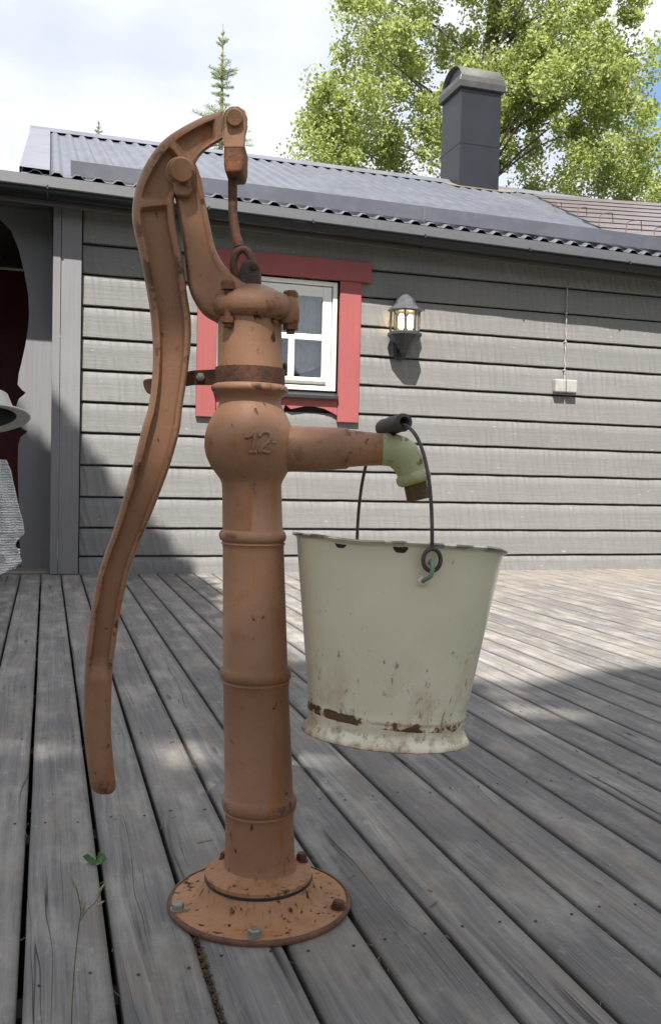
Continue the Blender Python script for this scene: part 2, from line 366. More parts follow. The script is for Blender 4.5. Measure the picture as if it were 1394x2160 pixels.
CHIM = m_plain('chimney_sheet', (.015, .016, .023), .38, 0, var=.35, scale=5, bs=.04); BROWNR = m_metal_roof('brown_grey_sheet', (.095, .080, .085)); SEAL = m_plain('ochre_sealant', (.20, .155, .11), .8)
CONC = m_plain('pale_flashing', (.115, .11, .10), .7)
HOOK = m_plain('hook_red', (.13, .04, .03), .6); ENAM = m_enamel(); GREEN = m_green(); GLASS = m_glass('window_glass'); LGLASS = m_glass('lantern_glass', (1, .9, .7))
WIRE = m_rust('wire', (.07, .06, .06), (.15, .12, .11), .6); DARKW = m_plain('grip_wood', (.055, .042, .036), .6, bs=.5, scale=90)
CLOTH = m_plain('curtain', (.50, .49, .44), .9); ROOM = m_plain('room', (.05, .05, .05), .9)
BULB = m_emit('bulb', (1, .72, .36), 9.0); PLASTIC = m_plain('painted_plastic', (.36, .355, .34), .5)
BARK = m_plain('bark', (.13, .11, .09), .9, bs=.6, scale=12, var=.5)

# ------------------------------------------------------------------ ground and deck
P_FOOT = onZ(548, 1902, 0)                                     # centre of the pump's foot
WY = onZ(340, 1208, 0).y                                       # the house wall stands on this line
t_ = NT('lawn'); GROUND = t_.out(t_.mix(t_.ramp(t_.noise(scale=8, detail=6), (.3, 0), (.7, 1)), (.035, .055, .018), (.07, .085, .03)), .9, bump=t_.noise(scale=60), bstr=.6)
g = MB(); N = 24; E = 300
g.rings([[(-E+2*E*i/N, -E+2*E*j/N, -.32) for i in range(N+1)] for j in range(N+1)], closed=False, caps=False)
tag(g.build('ground', GROUND, smooth=60), kind='structure')
deck = thing('deck', (0, 0, 0), 'weathered grey plank deck in front of the house', 'deck', kind='structure')
del deck['category']
PW, GAP = .1175, .0085; PIT = PW+GAP
Y0, Y1 = -2.6, WY-.035
def plank_mesh(k):
    m = MB(); n = 70; rs = []; w = PW/2; h = .028
    for i in range(n+1):
        y = Y0+(Y1-Y0)*i/n
        a = .0010*mnoise.noise((y*1.7, k*9.1, 0))+.0005*mnoise.noise((y*9, k*9.1, 4)); b = .0010*mnoise.noise((y*1.7, k*9.1, 7))+.0005*mnoise.noise((y*9, k*9.1, 3))
        zz = .0013*mnoise.noise((y*.8, k*3.3, 1))
        rs.append([(-w+a, y, -h), (-w+a, y, -.004+zz), (-w+.0012+a, y, -.0012+zz), (-w+.0045+a, y, zz), (-w*.5, y, .0008+zz), (0, y, .0011+zz), (w*.5, y, .0008+zz), (w-.0045+b, y, zz), (w-.0012+b, y, -.0012+zz), (w+b, y, -.004+zz), (w+b, y, -h)])
    m.rings(rs); me = m.build('plank', DECK, smooth=50, raw=True)
    d = me.data; bpy.data.objects.remove(me); return d
pm = [plank_mesh(k) for k in range(6)]
xg = onZ(220, 1890, 0).x                                       # one measured gap
i0 = -34; i1 = 52
for i in range(i0, i1):
    o = bpy.data.objects.new('plank', pm[(i*5+3) % 6]); COL.objects.link(o); o.parent = deck
    o.location = (xg+PIT*(i+.5), random.uniform(-.3, 0) if (i % 3) else 0, -.0012*random.random()); o.location.y = 0
XL, XR = xg+PIT*i0, xg+PIT*i1
m = MB()
for y in np.arange(-2.3, WY, .6): m.box(XL, XR, y-.024, y+.024, -.17, -.0295)
tag(m.build('joist', m_plain('joist_wood', (.06, .052, .045), .8), deck), kind='stuff')
# screw heads in pairs over the joists
m = MB()
for y in np.arange(-.5, WY, .6):
    for i in range(i0, i1):
        for s in (-.034, .034):
            xx = xg+PIT*(i+.5)+s+random.uniform(-.006, .006); yy = y+random.uniform(-.012, .012)
            m.lathe([(0, .0028), (.0007, .0024)], (xx, yy, .0008), n=8)
tag(m.build('screw_heads', m_rust('screw', (.03, .025, .024), (.06, .045, .04)), deck), kind='stuff')
m = MB()
for i in range(i0, i1+1):
    x = xg+PIT*i
    if x < 1.2 or x > 5.6: continue
    for y in np.arange(4.3, Y1, .09):
        v = mnoise.noise((x*1.3, y*1.1, 5))+.55*(y-5.2)+.25*(x-2.2)
        if v > .1: m.box(x-GAP/2+.0002, x+GAP/2-.0002, y, y+.0898, -.022, -.0018-.0025*random.random())
tag(m.build('gap_soil', m_plain('dry_soil', (.15, .12, .095), .95, var=.4), deck), kind='stuff')
# ------------------------------------------------------------------ house
XA = onY(172, 800, WY).x                                        # where the boards begin
HX1 = onY(1394, 800, WY).x + 3.2
house = thing('house', ((XA+HX1)/2, WY, 0), 'long grey timber house with metal roof and red framed window', 'house')
zc = [onY(172, y, WY).z for y in (515, 578, 645, 713, 780, 847, 912, 980, 1047, 1112, 1172, 1222)]
wl = onY(437, 750, WY).x; wr = onY(737, 750, WY).x; wt = onY(590, 575, WY).z; wb = onY(590, 842, WY).z
def hewn_board(x0, x1, z0, z1, seed, th=.030):
    z0 -= .004; z1 += .001
    m = MB(); n = max(2, int((x1-x0)/.045)); rs = []
    for i in range(n+1):
        x = x0+(x1-x0)*i/n
        lo = z0+.006+.0020*mnoise.noise((x*3.1, seed, 0))+.0016*mnoise.noise((x*11, seed, 0)); hi = z1-.010
        f = .0035*mnoise.noise((x*7, seed, 3)); f2 = .0035*mnoise.noise((x*7+.6, seed, 3.3)); f3 = .003*mnoise.noise((x*7+1.1, seed, 3.6))
        y = WY-th
        rs.append([(x, WY+.01, lo+.004), (x, y+.004+f, lo), (x, y-.003+f, lo+.006), (x, y+f2, lo+(hi-lo)*.35), (x, y+.001+f3, lo+(hi-lo)*.68), (x, y+.002+f, hi-.026), (x, y+.012, hi), (x, WY-.004, hi+.002), (x, WY+.01, hi+.002)])
    m.rings(rs); return m
core = MB()
for k in range(len(zc)-1):
    z1, z0 = zc[k], zc[k+1]
    segs = [(XA, HX1)]
    if z0 < wt-.01 and z1 > wb+.01: segs = [(XA, wl), (wr, HX1)]
    for (a, b) in segs: hewn_board(a, b, max(z0, -.03), z1, k*1.7+a).build('wall_board', WALL, house, smooth=35)
ZT = onY(172, 455, WY).z+.06
hw = zc[0]
core.box(XA-.02, wl, WY+.012, WY+.12, -.3, ZT+.1); core.box(wr, HX1, WY+.012, WY+.12, -.3, ZT+.1)
core.box(wl, wr, WY+.012, WY+.12, -.3, wb); core.box(wl, wr, WY+.012, WY+.12, wt, ZT+.1)
core.box(HX1-.1, HX1, WY+.12, WY+7.2, -.3, ZT+.1); core.box(XA-6, HX1, WY+7.2, WY+7.3, -.3, ZT+.1)
core.build('wall_core', m_plain('wall_core', (.05, .048, .045), .9), house)
MB().box(XA, HX1, WY-.050, WY+.011, zc[0]+.004, ZT).build('frieze_board', WALL, house, bevel=.004)
# room behind the window
m = MB(); a, b, c, d = wl-.6, wr+.6, WY+.121, WY+2.2
m.add([(a, d, 0), (b, d, 0), (b, d, 2.6), (a, d, 2.6)], [(0, 1, 2, 3)]); m.add([(a, c, 0), (a, d, 0), (a, d, 2.6), (a, c, 2.6)], [(0, 1, 2, 3)])
m.add([(b, c, 0), (b, d, 0), (b, d, 2.6), (b, c, 2.6)], [(0, 1, 2, 3)]); m.add([(a, c, 0), (b, c, 0), (b, d, 0), (a, d, 0)], [(0, 1, 2, 3)]); m.add([(a, c, 2.6), (b, c, 2.6), (b, d, 2.6), (a, d, 2.6)], [(0, 1, 2, 3)])
m.build('room', ROOM, house, fix=False)
# corner board and the scalloped board of the porch opening
def wpt(px, py, y): p = onY(px, py, y); return (p.x, p.y, p.z)
yc = WY-.075; xc0 = onY(110, 800, yc).x; xc1 = onY(170, 800, yc).x; zcb = onY(140, 1204, yc).z
xm = onY(127, 800, yc).x
MB().box(xm+.0015, xc1, yc, WY+.012, .004, ZT).build('corner_board', TRIM, house, bevel=.003)
MB().box(xc0, xm-.0015, yc-.004, WY+.25, .004, ZT).build('corner_board', TRIM, house, bevel=.003)
yp = WY+.24
prof = [(112, 1206), (46, 1206), (42, 1150), (40, 1060), (38, 980), (39, 940), (44, 922), (54, 915), (58, 910), (50, 906), (40, 898), (35, 880), (34, 860), (40, 842), (50, 834), (55, 829), (47, 823), (38, 812), (40, 790), (46, 766), (54, 730), (60, 690), (62, 660), (60, 620), (52, 575), (40, 525), (24, 485), (-5, 455), (-40, 440), (-40, 400), (112, 400)]
P3 = [wpt(x, y, yp) for x, y in prof]
MB().prism(P3, (0, .035, 0)).build('porch_panel', TRIM, house, bevel=.004)
xp0 = onY(-260, 800, WY).x
MB().box(xp0, xc0-.002, WY+2.3, WY+2.36, 0, ZT).build('porch_door_wall', DRED, house)
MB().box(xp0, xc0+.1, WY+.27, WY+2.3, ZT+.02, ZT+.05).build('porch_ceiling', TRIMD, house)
MB().box(xc0-.08, xc0+.02, WY+.28, WY+2.299, 0, ZT).build('porch_side', DRED, house)
MB().box(xp0-.2, xp0, WY-.02, WY+2.3, 0, ZT).build('porch_side', TRIM, house)
MB().box(xp0, xc0-.001, WY-.03, WY+2.3, .001, .018).build('threshold', m_wallwood('threshold_wood', (.22, .205, .18), False, (1.3, 60, 60)), house, bevel=.004)
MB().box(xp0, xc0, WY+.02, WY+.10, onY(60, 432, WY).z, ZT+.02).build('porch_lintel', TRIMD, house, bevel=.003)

# window
yw = WY-.052
def wx(px, y=yw, py=740): return onY(px, py, y).x
def wz(py, y=yw, px=587): return onY(px, py, y).z
win = MB().box(wx(453), wx(463), yw+.02, WY+.05, wz(819), wz(584)).box(wx(702), wx(711), yw+.02, WY+.05, wz(819), wz(584)) \
    .box(wx(463)+.0005, wx(702)-.0005, yw+.02, WY+.05, wz(593), wz(584)).box(wx(463)+.0005, wx(702)-.0005, yw+.02, WY+.05, wz(819), wz(809)).build('window', WHITE, house, bevel=.003)
ys = yw+.035
sash = MB()
Xs = [wx(464.5), wx(482), wx(700.5), wx(682)]; Zs = [wz(807), wz(791), wz(594.5), wz(617)]
sash.box(Xs[0], Xs[1], ys, ys+.03, Zs[0], Zs[2]).box(Xs[3], Xs[2], ys, ys+.03, Zs[0], Zs[2])
sash.box(Xs[1], Xs[3], ys+.001, ys+.03, Zs[0], Zs[1]).box(Xs[1], Xs[3], ys+.001, ys+.03, Zs[3], Zs[2])
sash.build('sash', WHITE, win, bevel=.004)
for a, b in ((540, 553), (611, 624)): MB().box(wx(a), wx(b), ys+.003, ys+.028, Zs[1], Zs[3]).build('glazing_bar', WHITE, win, bevel=.004)
zb0, zb1 = wz(711), wz(698)
cols = [(482, 540), (553, 611), (624, 682)]
for a, b in cols:
    MB().box(wx(a), wx(b), ys+.004, ys+.027, zb0, zb1).build('glazing_bar', WHITE, win, bevel=.003)
    for z0, z1 in ((Zs[1], zb0), (zb1, Zs[3])): MB().box(wx(a)-.003, wx(b)+.003, ys+.014, ys+.018, z0-.003, z1+.003).build('pane', GLASS, win)
MB().box(wx(475), wx(690), ys-.020, ys-.001, wz(806), wz(799)).build('drip_bar', ZINC, win, bevel=.002)
# red casing
ycas = WY-.058
def cx_(px): return onY(px, 740, ycas).x
def cz_(py, px=587): return onY(px, py, ycas).z
ztop, zhead = onY(778, 554, ycas).z, onY(778, 597, ycas).z
MB().box(cx_(416), cx_(457), ycas, WY-.031, cz_(885), zhead).build('casing', RED, win, bevel=.003)
MB().box(cx_(715), cx_(759.5), ycas, WY-.031, cz_(885), zhead).build('casing', RED, win, bevel=.003)
MB().box(cx_(396), cx_(779), ycas-.012, WY-.031, zhead+.001, ztop).build('casing', RED, win, bevel=.003)
half = [(0, 858), (6, 866), (13, 868), (18, 852), (22, 856), (30, 862), (45, 858), (60, 854), (80, 854), (100, 858), (118, 866), (128, 872)]
top = wz(833); bl = [(cx_(587+a), cz_(b)) for a, b in half]; br = [(cx_(587-a), cz_(b)) for a, b in reversed(half[1:])]
poly = [(x, ycas+.006, z) for x, z in br+bl] + [(cx_(714.5), ycas+.006, top), (cx_(457.5), ycas+.006, top)]
MB().prism(poly, (0, .018, 0)).build('apron_board', RED, win, bevel=.002)
MB().add([(cx_(452), ycas-.030, cz_(837)), (cx_(714), ycas-.030, cz_(837)), (cx_(714), ycas-.030, cz_(830)), (cx_(452), ycas-.030, cz_(830)),
          (cx_(452), ys+.01, wz(834)), (cx_(714), ys+.01, wz(834)), (cx_(714), ys+.01, wz(821)), (cx_(452), ys+.01, wz(821))],
         [(0, 1, 2, 3), (4, 7, 6, 5), (0, 4, 5, 1), (3, 2, 6, 7), (1, 5, 6, 2), (0, 3, 7, 4)]).build('sill', BLACK, win, bevel=.002)
# curtains
def curtain(x0, x1, z0, z1, sweep):
    m = MB(); rs = []; n = 30
    for j in range(9):
        u = j/8; z = z1+(z0-z1)*u; rs.append([(x0+(x1-x0)*i/n + sweep*u*u*(1-i/n), WY+.080+.010*math.sin(i*1.5+u*1.2), z+(.10*(i/n)**2 if j == 8 else 0)) for i in range(n+1)])
    m.rings(rs, closed=False, caps=False); return m
curtain(wx(622), wx(700), wz(784), wz(570), -.03).build('curtain', CLOTH, win, smooth=60)
curtain(wx(450), wx(492), wz(800), wz(570), .05).build('curtain', CLOTH, win, smooth=60)

# roof: eave, sheet, ridge, snow board, gutter
OV = .20; YE = WY-OV
gA, gB = onY(-60, 374, YE-.10), onY(1394, 563, YE-.10)
def lin(px0, py0, px1, py1, y, ex0=0, ex1=0):
    a, b = onY(px0, py0, y), onY(px1, py1, y); d = (b-a)
    return a - d*ex0, b + d*ex1
ga, gb = lin(0, 382, 1394, 563, YE-.10, .12, .55)
gut = None
def gutter():
    m = MB(); rs = []; r = .060
    for k in range(41):
        p = ga.lerp(gb, k/40)
        ring = [(p.x, p.y-.006, p.z+.004), (p.x, p.y-.006, p.z-.004)]
        ring += [(p.x, p.y+r-r*math.cos(q), p.z-.002-r*math.sin(q)*1.02) for q in [math.pi*j/12 for j in range(13)]]
        ring += [(p.x, p.y+r-(r-.003)*math.cos(q), p.z-.002-(r-.003)*math.sin(q)) for q in [math.pi*(12-j)/12 for j in range(13)]]
        rs.append(ring)
    m.rings(rs); return m.build('gutter', GUT, house, smooth=40)
gut = gutter()
gd = (gb-ga)
def gpt(px):                                                 # point on the gutter's front edge at picture column px
    a = onY(px, 480, YE-.10).x; return ga + gd*((a-ga.x)/gd.x)
for px in (100, 440, 660, 897, 1118, 1330, 1560, 1800):
    p = gpt(px); m = MB(); r = .0635
    m.tube([(p.x, p.y+r-r*math.cos(q), p.z-.002-r*math.sin(q)) for q in [math.pi*j/10 for j in range(-1, 11)]], .004, 6)
    m.box(p.x-.006, p.x+.006, p.y-.014, p.y+.01, p.z-.012, p.z+.010); m.build('gutter_bracket', BLACK, gut)
p = gpt(633); m = MB(); r = .064
m.rings([[(p.x+s*.045, p.y+.06-r*math.cos(q), p.z-.002-r*math.sin(q)) for q in [math.pi*j/12 for j in range(13)]] for s in (-1, 1)], closed=False, caps=False); m.build('gutter_joint', GUT, gut, smooth=50)
ZE = lambda x: (ga + gd*((x-ga.x)/gd.x)).z
XV = onY(46, 365, YE).x                                       # left verge of the roof
XW = HX1+.3
# roof plane from the eave to the ridge
ae = onY(150, 376, YE+.02); be = onY(1394, 542, YE+.02); RY = WY+3.35
ar = onY(51, 274, RY); br_ = onY(908, 384, RY)
def zeave(x): return ae.z+(be.z-ae.z)*(x-ae.x)/(be.x-ae.x)
def zridge(x): return ar.z+(br_.z-ar.z)*(x-ar.x)/(br_.x-ar.x)
def zroof(x, y): u = (y-ae.y)/(RY-ae.y); return zeave(x)*(1-u)+zridge(x)*u
roof = MB(); prof = []
x = XV; PT = .13; HT = .023
while x < XW:
    prof += [(x, 0), (x+PT*.34, 0), (x+PT*.54, HT), (x+PT*.78, HT), (x+PT*.98, 0)]; x += PT
rs = []
for u in np.linspace(0, 1, 9):
    y = ae.y+(RY-.03-ae.y)*u
    rs.append([(a, y, zroof(a, y)+h) for a, h in prof])
roof.rings(rs, closed=False, caps=False)
rs2 = [[(a, 2*RY-q[1], q[2]) for (a, h), q in zip(prof, r_)] for r_ in (rs[-1], rs[0])]
rs2 = [[(q[0], 2*RY-q[1]+.0, q[2]) for q in rs[-1]], [(q[0], 2*RY-q[1], q[2]) for q in rs[0]]]
roof.rings(rs2, closed=False, caps=False)
roof = roof.build('roof', ROOF, house, fix=False)
md = roof.modifiers.new('solid', 'SOLIDIFY'); md.thickness = .0025; md.offset = -1
# boards under the sheet (keeps daylight out of the waves)
m = MB(); 
for sgn in (0, 1):
    q = [(XV+.03, ae.y+.06), (XW-.03, ae.y+.06), (XW-.03, RY), (XV+.03, RY)]
    top = [(a, b if not sgn else 2*RY-b, zroof(a, b)-.045) for a, b in q]; bot = [(a, b, c-.03) for a, b, c in top]
    m.add(top+bot, [(0, 1, 2, 3), (7, 6, 5, 4), (0, 4, 5, 1), (1, 5, 6, 2), (2, 6, 7, 3), (3, 7, 4, 0)])
m.build('roof_deck', m_plain('underlay', (.03, .03, .03), .9), roof)
# gable wall at the left verge
gx = XV+.12
m = MB(); m.prism([(gx, WY+.02, ZT), (gx, 2*RY-WY, ZT), (gx, RY, zroof(gx, RY)-.05)], (.04, 0, 0)).build('gable_wall', WALL, house)
# ridge cap, verge flashing, eave apron
m = MB()
for s in (-1, 1): m.add([(XV-.02, RY, zroof(XV, RY)+HT+.03), (XW, RY, zroof(XW, RY)+HT+.03), (XW, RY+s*.12, zroof(XW, RY-.12)+HT+.004), (XV-.02, RY+s*.12, zroof(XV, RY-.12)+HT+.004)], [(0, 1, 2, 3)])
o = m.build('ridge_cap', m_metal_roof('ridge_sheet', (.10, .105, .13)), roof, fix=False); md = o.modifiers.new('solid', 'SOLIDIFY'); md.thickness = .003; md.offset = 1
m = MB()
def rp(x, y, h): return (x, y, zroof(x, y)+h)
seams = [0, .52, 1.0]
for a, b in zip(seams[:-1], seams[1:]):
    ya, yb = ae.y+(RY-ae.y)*a+.003, ae.y+(RY-ae.y)*b
    m.add([rp(XV-.012, ya, -.05), rp(XV-.012, yb, -.05), rp(XV-.012, yb, .032), rp(XV-.012, ya, .032), rp(XV+.17, ya, .032), rp(XV+.17, yb, .032), rp(XV+.17, ya, .002), rp(XV+.17, yb, .002)], [(0, 1, 2, 3), (3, 2, 5, 4), (4, 5, 7, 6)])
o = m.build('verge_flashing', m_metal_roof('verge_sheet', (.12, .125, .15)), roof, fix=False); md = o.modifiers.new('solid', 'SOLIDIFY'); md.thickness = .002
XPL = onY(-120, 400, YE).x
m = MB(); m.rings([[(x, YE+.09, zeave(x)+.012), (x, YE+.014, zeave(x)-.006), (x, YE-.035, ZE(x)+.020), (x, YE-.045, ZE(x)-.02)] for x in np.linspace(XPL, XW, 40)], closed=False, caps=False)
o = m.build('eave_apron', m_plain('apron_sheet', (.040, .042, .050), .65, bs=.03), roof, fix=False, smooth=30); md = o.modifiers.new('solid', 'SOLIDIFY'); md.thickness = .002
# smooth snow board standing along the eave
yb_ = ae.y+.05
s0t, s0b = onY(150, 338, yb_), onY(150, 371, yb_); s1t, s1b = onY(1300, 488, yb_), onY(1300, 517, yb_)
def sb(u, t): a = s0b.lerp(s1b, u); b = s0t.lerp(s1t, u); return a.lerp(b, t)
u_j = .605
for a, b in ((0, u_j-.0006), (u_j+.0006, 1.6)):
    m = MB(); p0, p1, q1, q0 = sb(a, 0), sb(b, 0), sb(b, 1), sb(a, 1)
    back = Vector((0, .10, .03)); lip = Vector((0, .16, .045))
    m.rings([[p, p+(q-p)*.97, q+Vector((0, .012, .0)), q+lip] for p, q in ((p0, q0), (p1, q1))], closed=False, caps=False)
    o = m.build('snow_board', ROOFD, roof, fix=False); md = o.modifiers.new('solid', 'SOLIDIFY'); md.thickness = .004
# supports of the snow board
m = MB()
for u in np.linspace(.02, 1.5, 12): p = sb(u, .5); m.box(p.x-.01, p.x+.01, p.y+.006, p.y+.13, p.z-.07, p.z+.02)
tag(m.build('board_supports', ROOFD, roof), kind='stuff')
# soffit and fascia
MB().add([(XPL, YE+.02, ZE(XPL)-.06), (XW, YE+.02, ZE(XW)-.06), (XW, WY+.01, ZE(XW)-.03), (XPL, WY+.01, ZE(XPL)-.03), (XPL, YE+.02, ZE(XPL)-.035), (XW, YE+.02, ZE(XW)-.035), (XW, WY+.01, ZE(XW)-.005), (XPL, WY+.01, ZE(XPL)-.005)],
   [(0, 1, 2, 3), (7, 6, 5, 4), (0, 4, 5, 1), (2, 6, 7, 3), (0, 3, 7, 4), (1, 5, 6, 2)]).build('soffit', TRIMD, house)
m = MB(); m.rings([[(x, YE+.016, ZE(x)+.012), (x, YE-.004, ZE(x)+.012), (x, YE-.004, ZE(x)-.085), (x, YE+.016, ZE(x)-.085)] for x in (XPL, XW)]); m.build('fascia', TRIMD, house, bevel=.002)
# lower flat roof over the porch to the left
m = MB().box(XPL, XV+.119, YE+.05, WY+2.6, ZE(XPL)+.015, ZE(XPL)+.035); m.build('porch_roof', ROOFD, house)
# brown-grey wing roof to the right with hooks
xa_ = onY(1105, 426, RY).x; xb_ = onY(1300, 494, YE+.6).x
A = Vector(rp(xa_, RY-.20, .030)); B = Vector(rp(xb_, YE+.50, .030)); B2 = Vector(rp(XW+.5, YE+.50, .04)); A2 = Vector(rp(XW+.5, RY-.10, .20))
nrm = (B-A).cross(A2-A).normalized(); nrm = nrm if nrm.z > 0 else -nrm
B2 = B2 - nrm*(nrm.dot(B2)-nrm.dot(A))
m = MB(); m.prism([A, B, B2, A2], -nrm*.03); wing = m.build('wing_roof', BROWNR, house)
for k in range(9):
    u = (k+.5)/9; a = A.lerp(B, u); b = A2.lerp(B2, u); dd = (B-A).normalized()
    MB().prism([a+nrm*.001, b+nrm*.001, b+dd*.22+nrm*.006, a+dd*.22+nrm*.006], nrm*.003).build('tile_row', BROWNR, wing)
def plane_pt(px, py):
    return hit(px, py, nrm, nrm.dot(A)+.016)
for (px, py, hh, ww) in ((1170, 443, 13, 12), (1216, 458, 17, 18), (1262, 476, 22, 26), (1318, 494, 24, 30), (1376, 510, 26, 32)):
    a = plane_pt(px, py); s = (a-CAMP).length/F_PX
    b = plane_pt(px+ww*1.15, py-ww*.18)
    up = Vector((0, 0, 1))*hh*s
    m = MB(); m.tube([a, a+up*.92+(b-a)*.10, a+up+(b-a)*.25, b+up-(b-a)*.2, b+up*.9-(b-a)*.06, b], .0045, 6); m.build('snow_hook', HOOK, wing)

# chimney
cy0 = RY-.28
c_fl = onY(965, 404, cy0); c_fr = onY(1049, 410, cy0); c_t = onY(970, 178, cy0).z
ch_w = c_fr.x-c_fl.x; cyb = cy0+.52; X0 = c_fl.x+.01; X1 = c_fr.x+.01
chz = min(c_fl.z, c_fr.z)-.25
ch = MB().box(X0, X1, cy0, cyb, chz, c_t).build('chimney', CHIM, house, bevel=.006)
o = .035; z0 = c_t-.005; z1 = z0+.115
m = MB(); m.rings([[(X0-o*k, cy0-o*k, z), (X1+o*k, cy0-o*k, z), (X1+o*k, cyb+o*k, z), (X0-o*k, cyb+o*k, z)] for k, z in ((.25, z0-.03), (1, z0-.02), (1.05, z0+.05), (.55, z1))])
m.build('chimney_collar', m_metal_roof('collar_sheet', (.035, .033, .031)), ch, bevel=.004)
# barrel cowl open at its ends
m = MB(); yc_ = (cy0+cyb)/2; ry = (cyb-cy0)/2+.0; rz = .20; rs = []
for (x, k) in ((X0-.01, 1), (X1+.01, 1)):
    rs.append([(x, yc_-ry*math.cos(q), z1-.03+rz*math.sin(q)) for q in [math.pi*j/20 for j in range(21)]])
m.rings(rs, closed=False, caps=False); o_ = m.build('chimney_cowl', CONC, ch, smooth=60, fix=False); md = o_.modifiers.new('solid', 'SOLIDIFY'); md.thickness = .012; md.offset = 0
m = MB(); m.prism([(X0+.03, yc_-(ry-.02)*math.cos(q), z1-.03+(rz-.02)*math.sin(q)) for q in [math.pi*j/16 for j in range(17)]], (.01, 0, 0)); m.build('cowl_shade_plate', BLACK, ch)  # black plate added inside, stands in for the shade in the cowl's opening
MB().box(X0+.05, X1-.04, cy0+.05, cyb-.05, z1-.01, z1+.012).build('flue', BLACK, ch)
# folded seams and screws on the stack
MB().box(X0-.003, X1+.003, cy0-.003, cyb+.003, onY(1000, 305, cy0).z, onY(1000, 303, cy0).z).build('sheet_seam', CHIM, ch)
# ochre sealant strip and pale flashing at its foot
m = MB(); pts = [(918, 389), (962, 399), (1050, 407), (1092, 413), (1125, 425), (1090, 427), (1040, 420), (960, 409)]
P_ = [Vector(rp(a, b, HT+.002)) for a, b in ((X0-.12, RY-.26), (X0-.02, RY-.325), (X1+.02, RY-.33), (X1+.20, RY-.24), (X1+.38, RY-.04), (X0-.12, RY-.04))]
for a, b in []:
    for k in range(1):
        n_ = Vector((0, -(zridge(0)-zeave(0)), RY-ae.y)).normalized(); p = hit(a, b, n_, n_.dot(Vector(rp(c_fl.x, RY-.3, HT+.001)))); P_.append(p)
m.prism(P_, (0, 0, .006)).build('chimney_flashing', SEAL, roof)

# ------------------------------------------------------------------ wall lantern
yl = WY-.035; LC = onY(853, 690, yl-.09); sL = (LC-CAMP).length/F_PX
lan = thing('wall_lantern', (LC.x, yl, LC.z), 'lit black six-sided lantern on the grey wall right of the window', 'lamp')
def zl(py): return onY(853, py, yl-.09).z
def hexr(r, z, n=8, sc=1): return [(LC.x+r*math.cos(R(360*j/n+22.5)), yl-.095+r*math.sin(R(360*j/n+22.5)), z) for j in range(n)]
r0 = 35*sL
MB().rings([hexr(.02*1, zl(622)), hexr(.30*r0, zl(626)), hexr(.52*r0, zl(632)), hexr(.62*r0, zl(642)), hexr(.8*r0, zl(648)), hexr(1.0*r0, zl(652)), hexr(1.03*r0, zl(656)), hexr(.9*r0, zl(659))]).build('cap', m_plain('lantern_cap', (.09, .09, .10), .35, bs=.05), lan, smooth=25)
m = MB()
for j in range(8):
    a = R(45*j+22.5); rr = .86*r0
    m.tube([(LC.x+rr*math.cos(a), yl-.095+rr*math.sin(a), zl(658)), (LC.x+rr*.98*math.cos(a), yl-.095+rr*.98*math.sin(a), zl(702))], .0045, 6)
m.build('frame', BLACK, lan)
for j in range(8):
    a, b = R(45*j+22.5), R(45*j+67.5); rr = .82*r0
    q = [(LC.x+rr*math.cos(a), yl-.095+rr*math.sin(a)), (LC.x+rr*math.cos(b), yl-.095+rr*math.sin(b))]
    if (q[0][1]+q[1][1])/2 > yl-.06: continue
    MB().add([(*q[0], zl(659)), (*q[1], zl(659)), (*q[1], zl(701)), (*q[0], zl(701))], [(0, 1, 2, 3)]).build('pane', LGLASS, lan, fix=False)
MB().rings([hexr(.86*r0, zl(700)), hexr(1.0*r0, zl(703)), hexr(1.02*r0, zl(708)), hexr(.9*r0, zl(714)), hexr(.62*r0, zl(724)), hexr(.42*r0, zl(731)), hexr(.45*r0, zl(734)), hexr(.28*r0, zl(740)), hexr(.3*r0, zl(743)), hexr(.1*r0, zl(750))]).build('base', BLACK, lan, smooth=25)
MB().box(LC.x-.045, LC.x+.045, yl-.025, yl+.006, zl(755), zl(628)).build('back_plate', BLACK, lan, bevel=.01)
for dx, dy in ((-.036, -.02), (.036, -.01)):  # second bulb added, stands in for the one bulb's refracted image
    m = MB(); cx0, cy_ = LC.x+dx, yl-.095+dy
    m.lathe([(zl(694), .016), (zl(690), .019), (zl(680), .021), (zl(668), .019), (zl(664), .01), (zl(663), .002)], (cx0, cy_, 0), n=16); m.build('bulb', BULB, lan, smooth=60)
    m = MB(); m.lathe([(zl(701), .014), (zl(694), .014)], (cx0, cy_, 0), n=12); m.build('socket', WHITE, lan)

# ------------------------------------------------------------------ junction boxes with cable
JC = onY(1188, 815, WY-.04); sj = (JC-CAMP).length/F_PX
jb = thing('wall_socket', (JC.x, WY-.032, JC.z), 'small grey double socket box with a cable running up the wall', 'socket')
for a, b, n in ((-25, -1, 0), (1, 25, 0)): MB().box(JC.x+a*sj, JC.x+b*sj, WY-.085, WY-.030, JC.z-13*sj, JC.z+13*sj).build('socket_cover', PLASTIC, jb, bevel=.010, seg=3)
m = MB(); pts = [(JC.x+.006*mnoise.noise((z*5, 2, 0)), WY-.040-.010*(k % 2 == 0), z) for k, z in enumerate(np.linspace(JC.z+12*sj, zc[0]+.02, 14))]
m.tube(catmull(pts, 50), .0045, 7); m.build('cable', PLASTIC, jb, smooth=60)
for k in range(4): z = JC.z+.12+k*.22; MB().box(JC.x-.010, JC.x+.010, WY-.050, WY-.030, z, z+.012).build('cable_clip', PLASTIC, jb, bevel=.002)

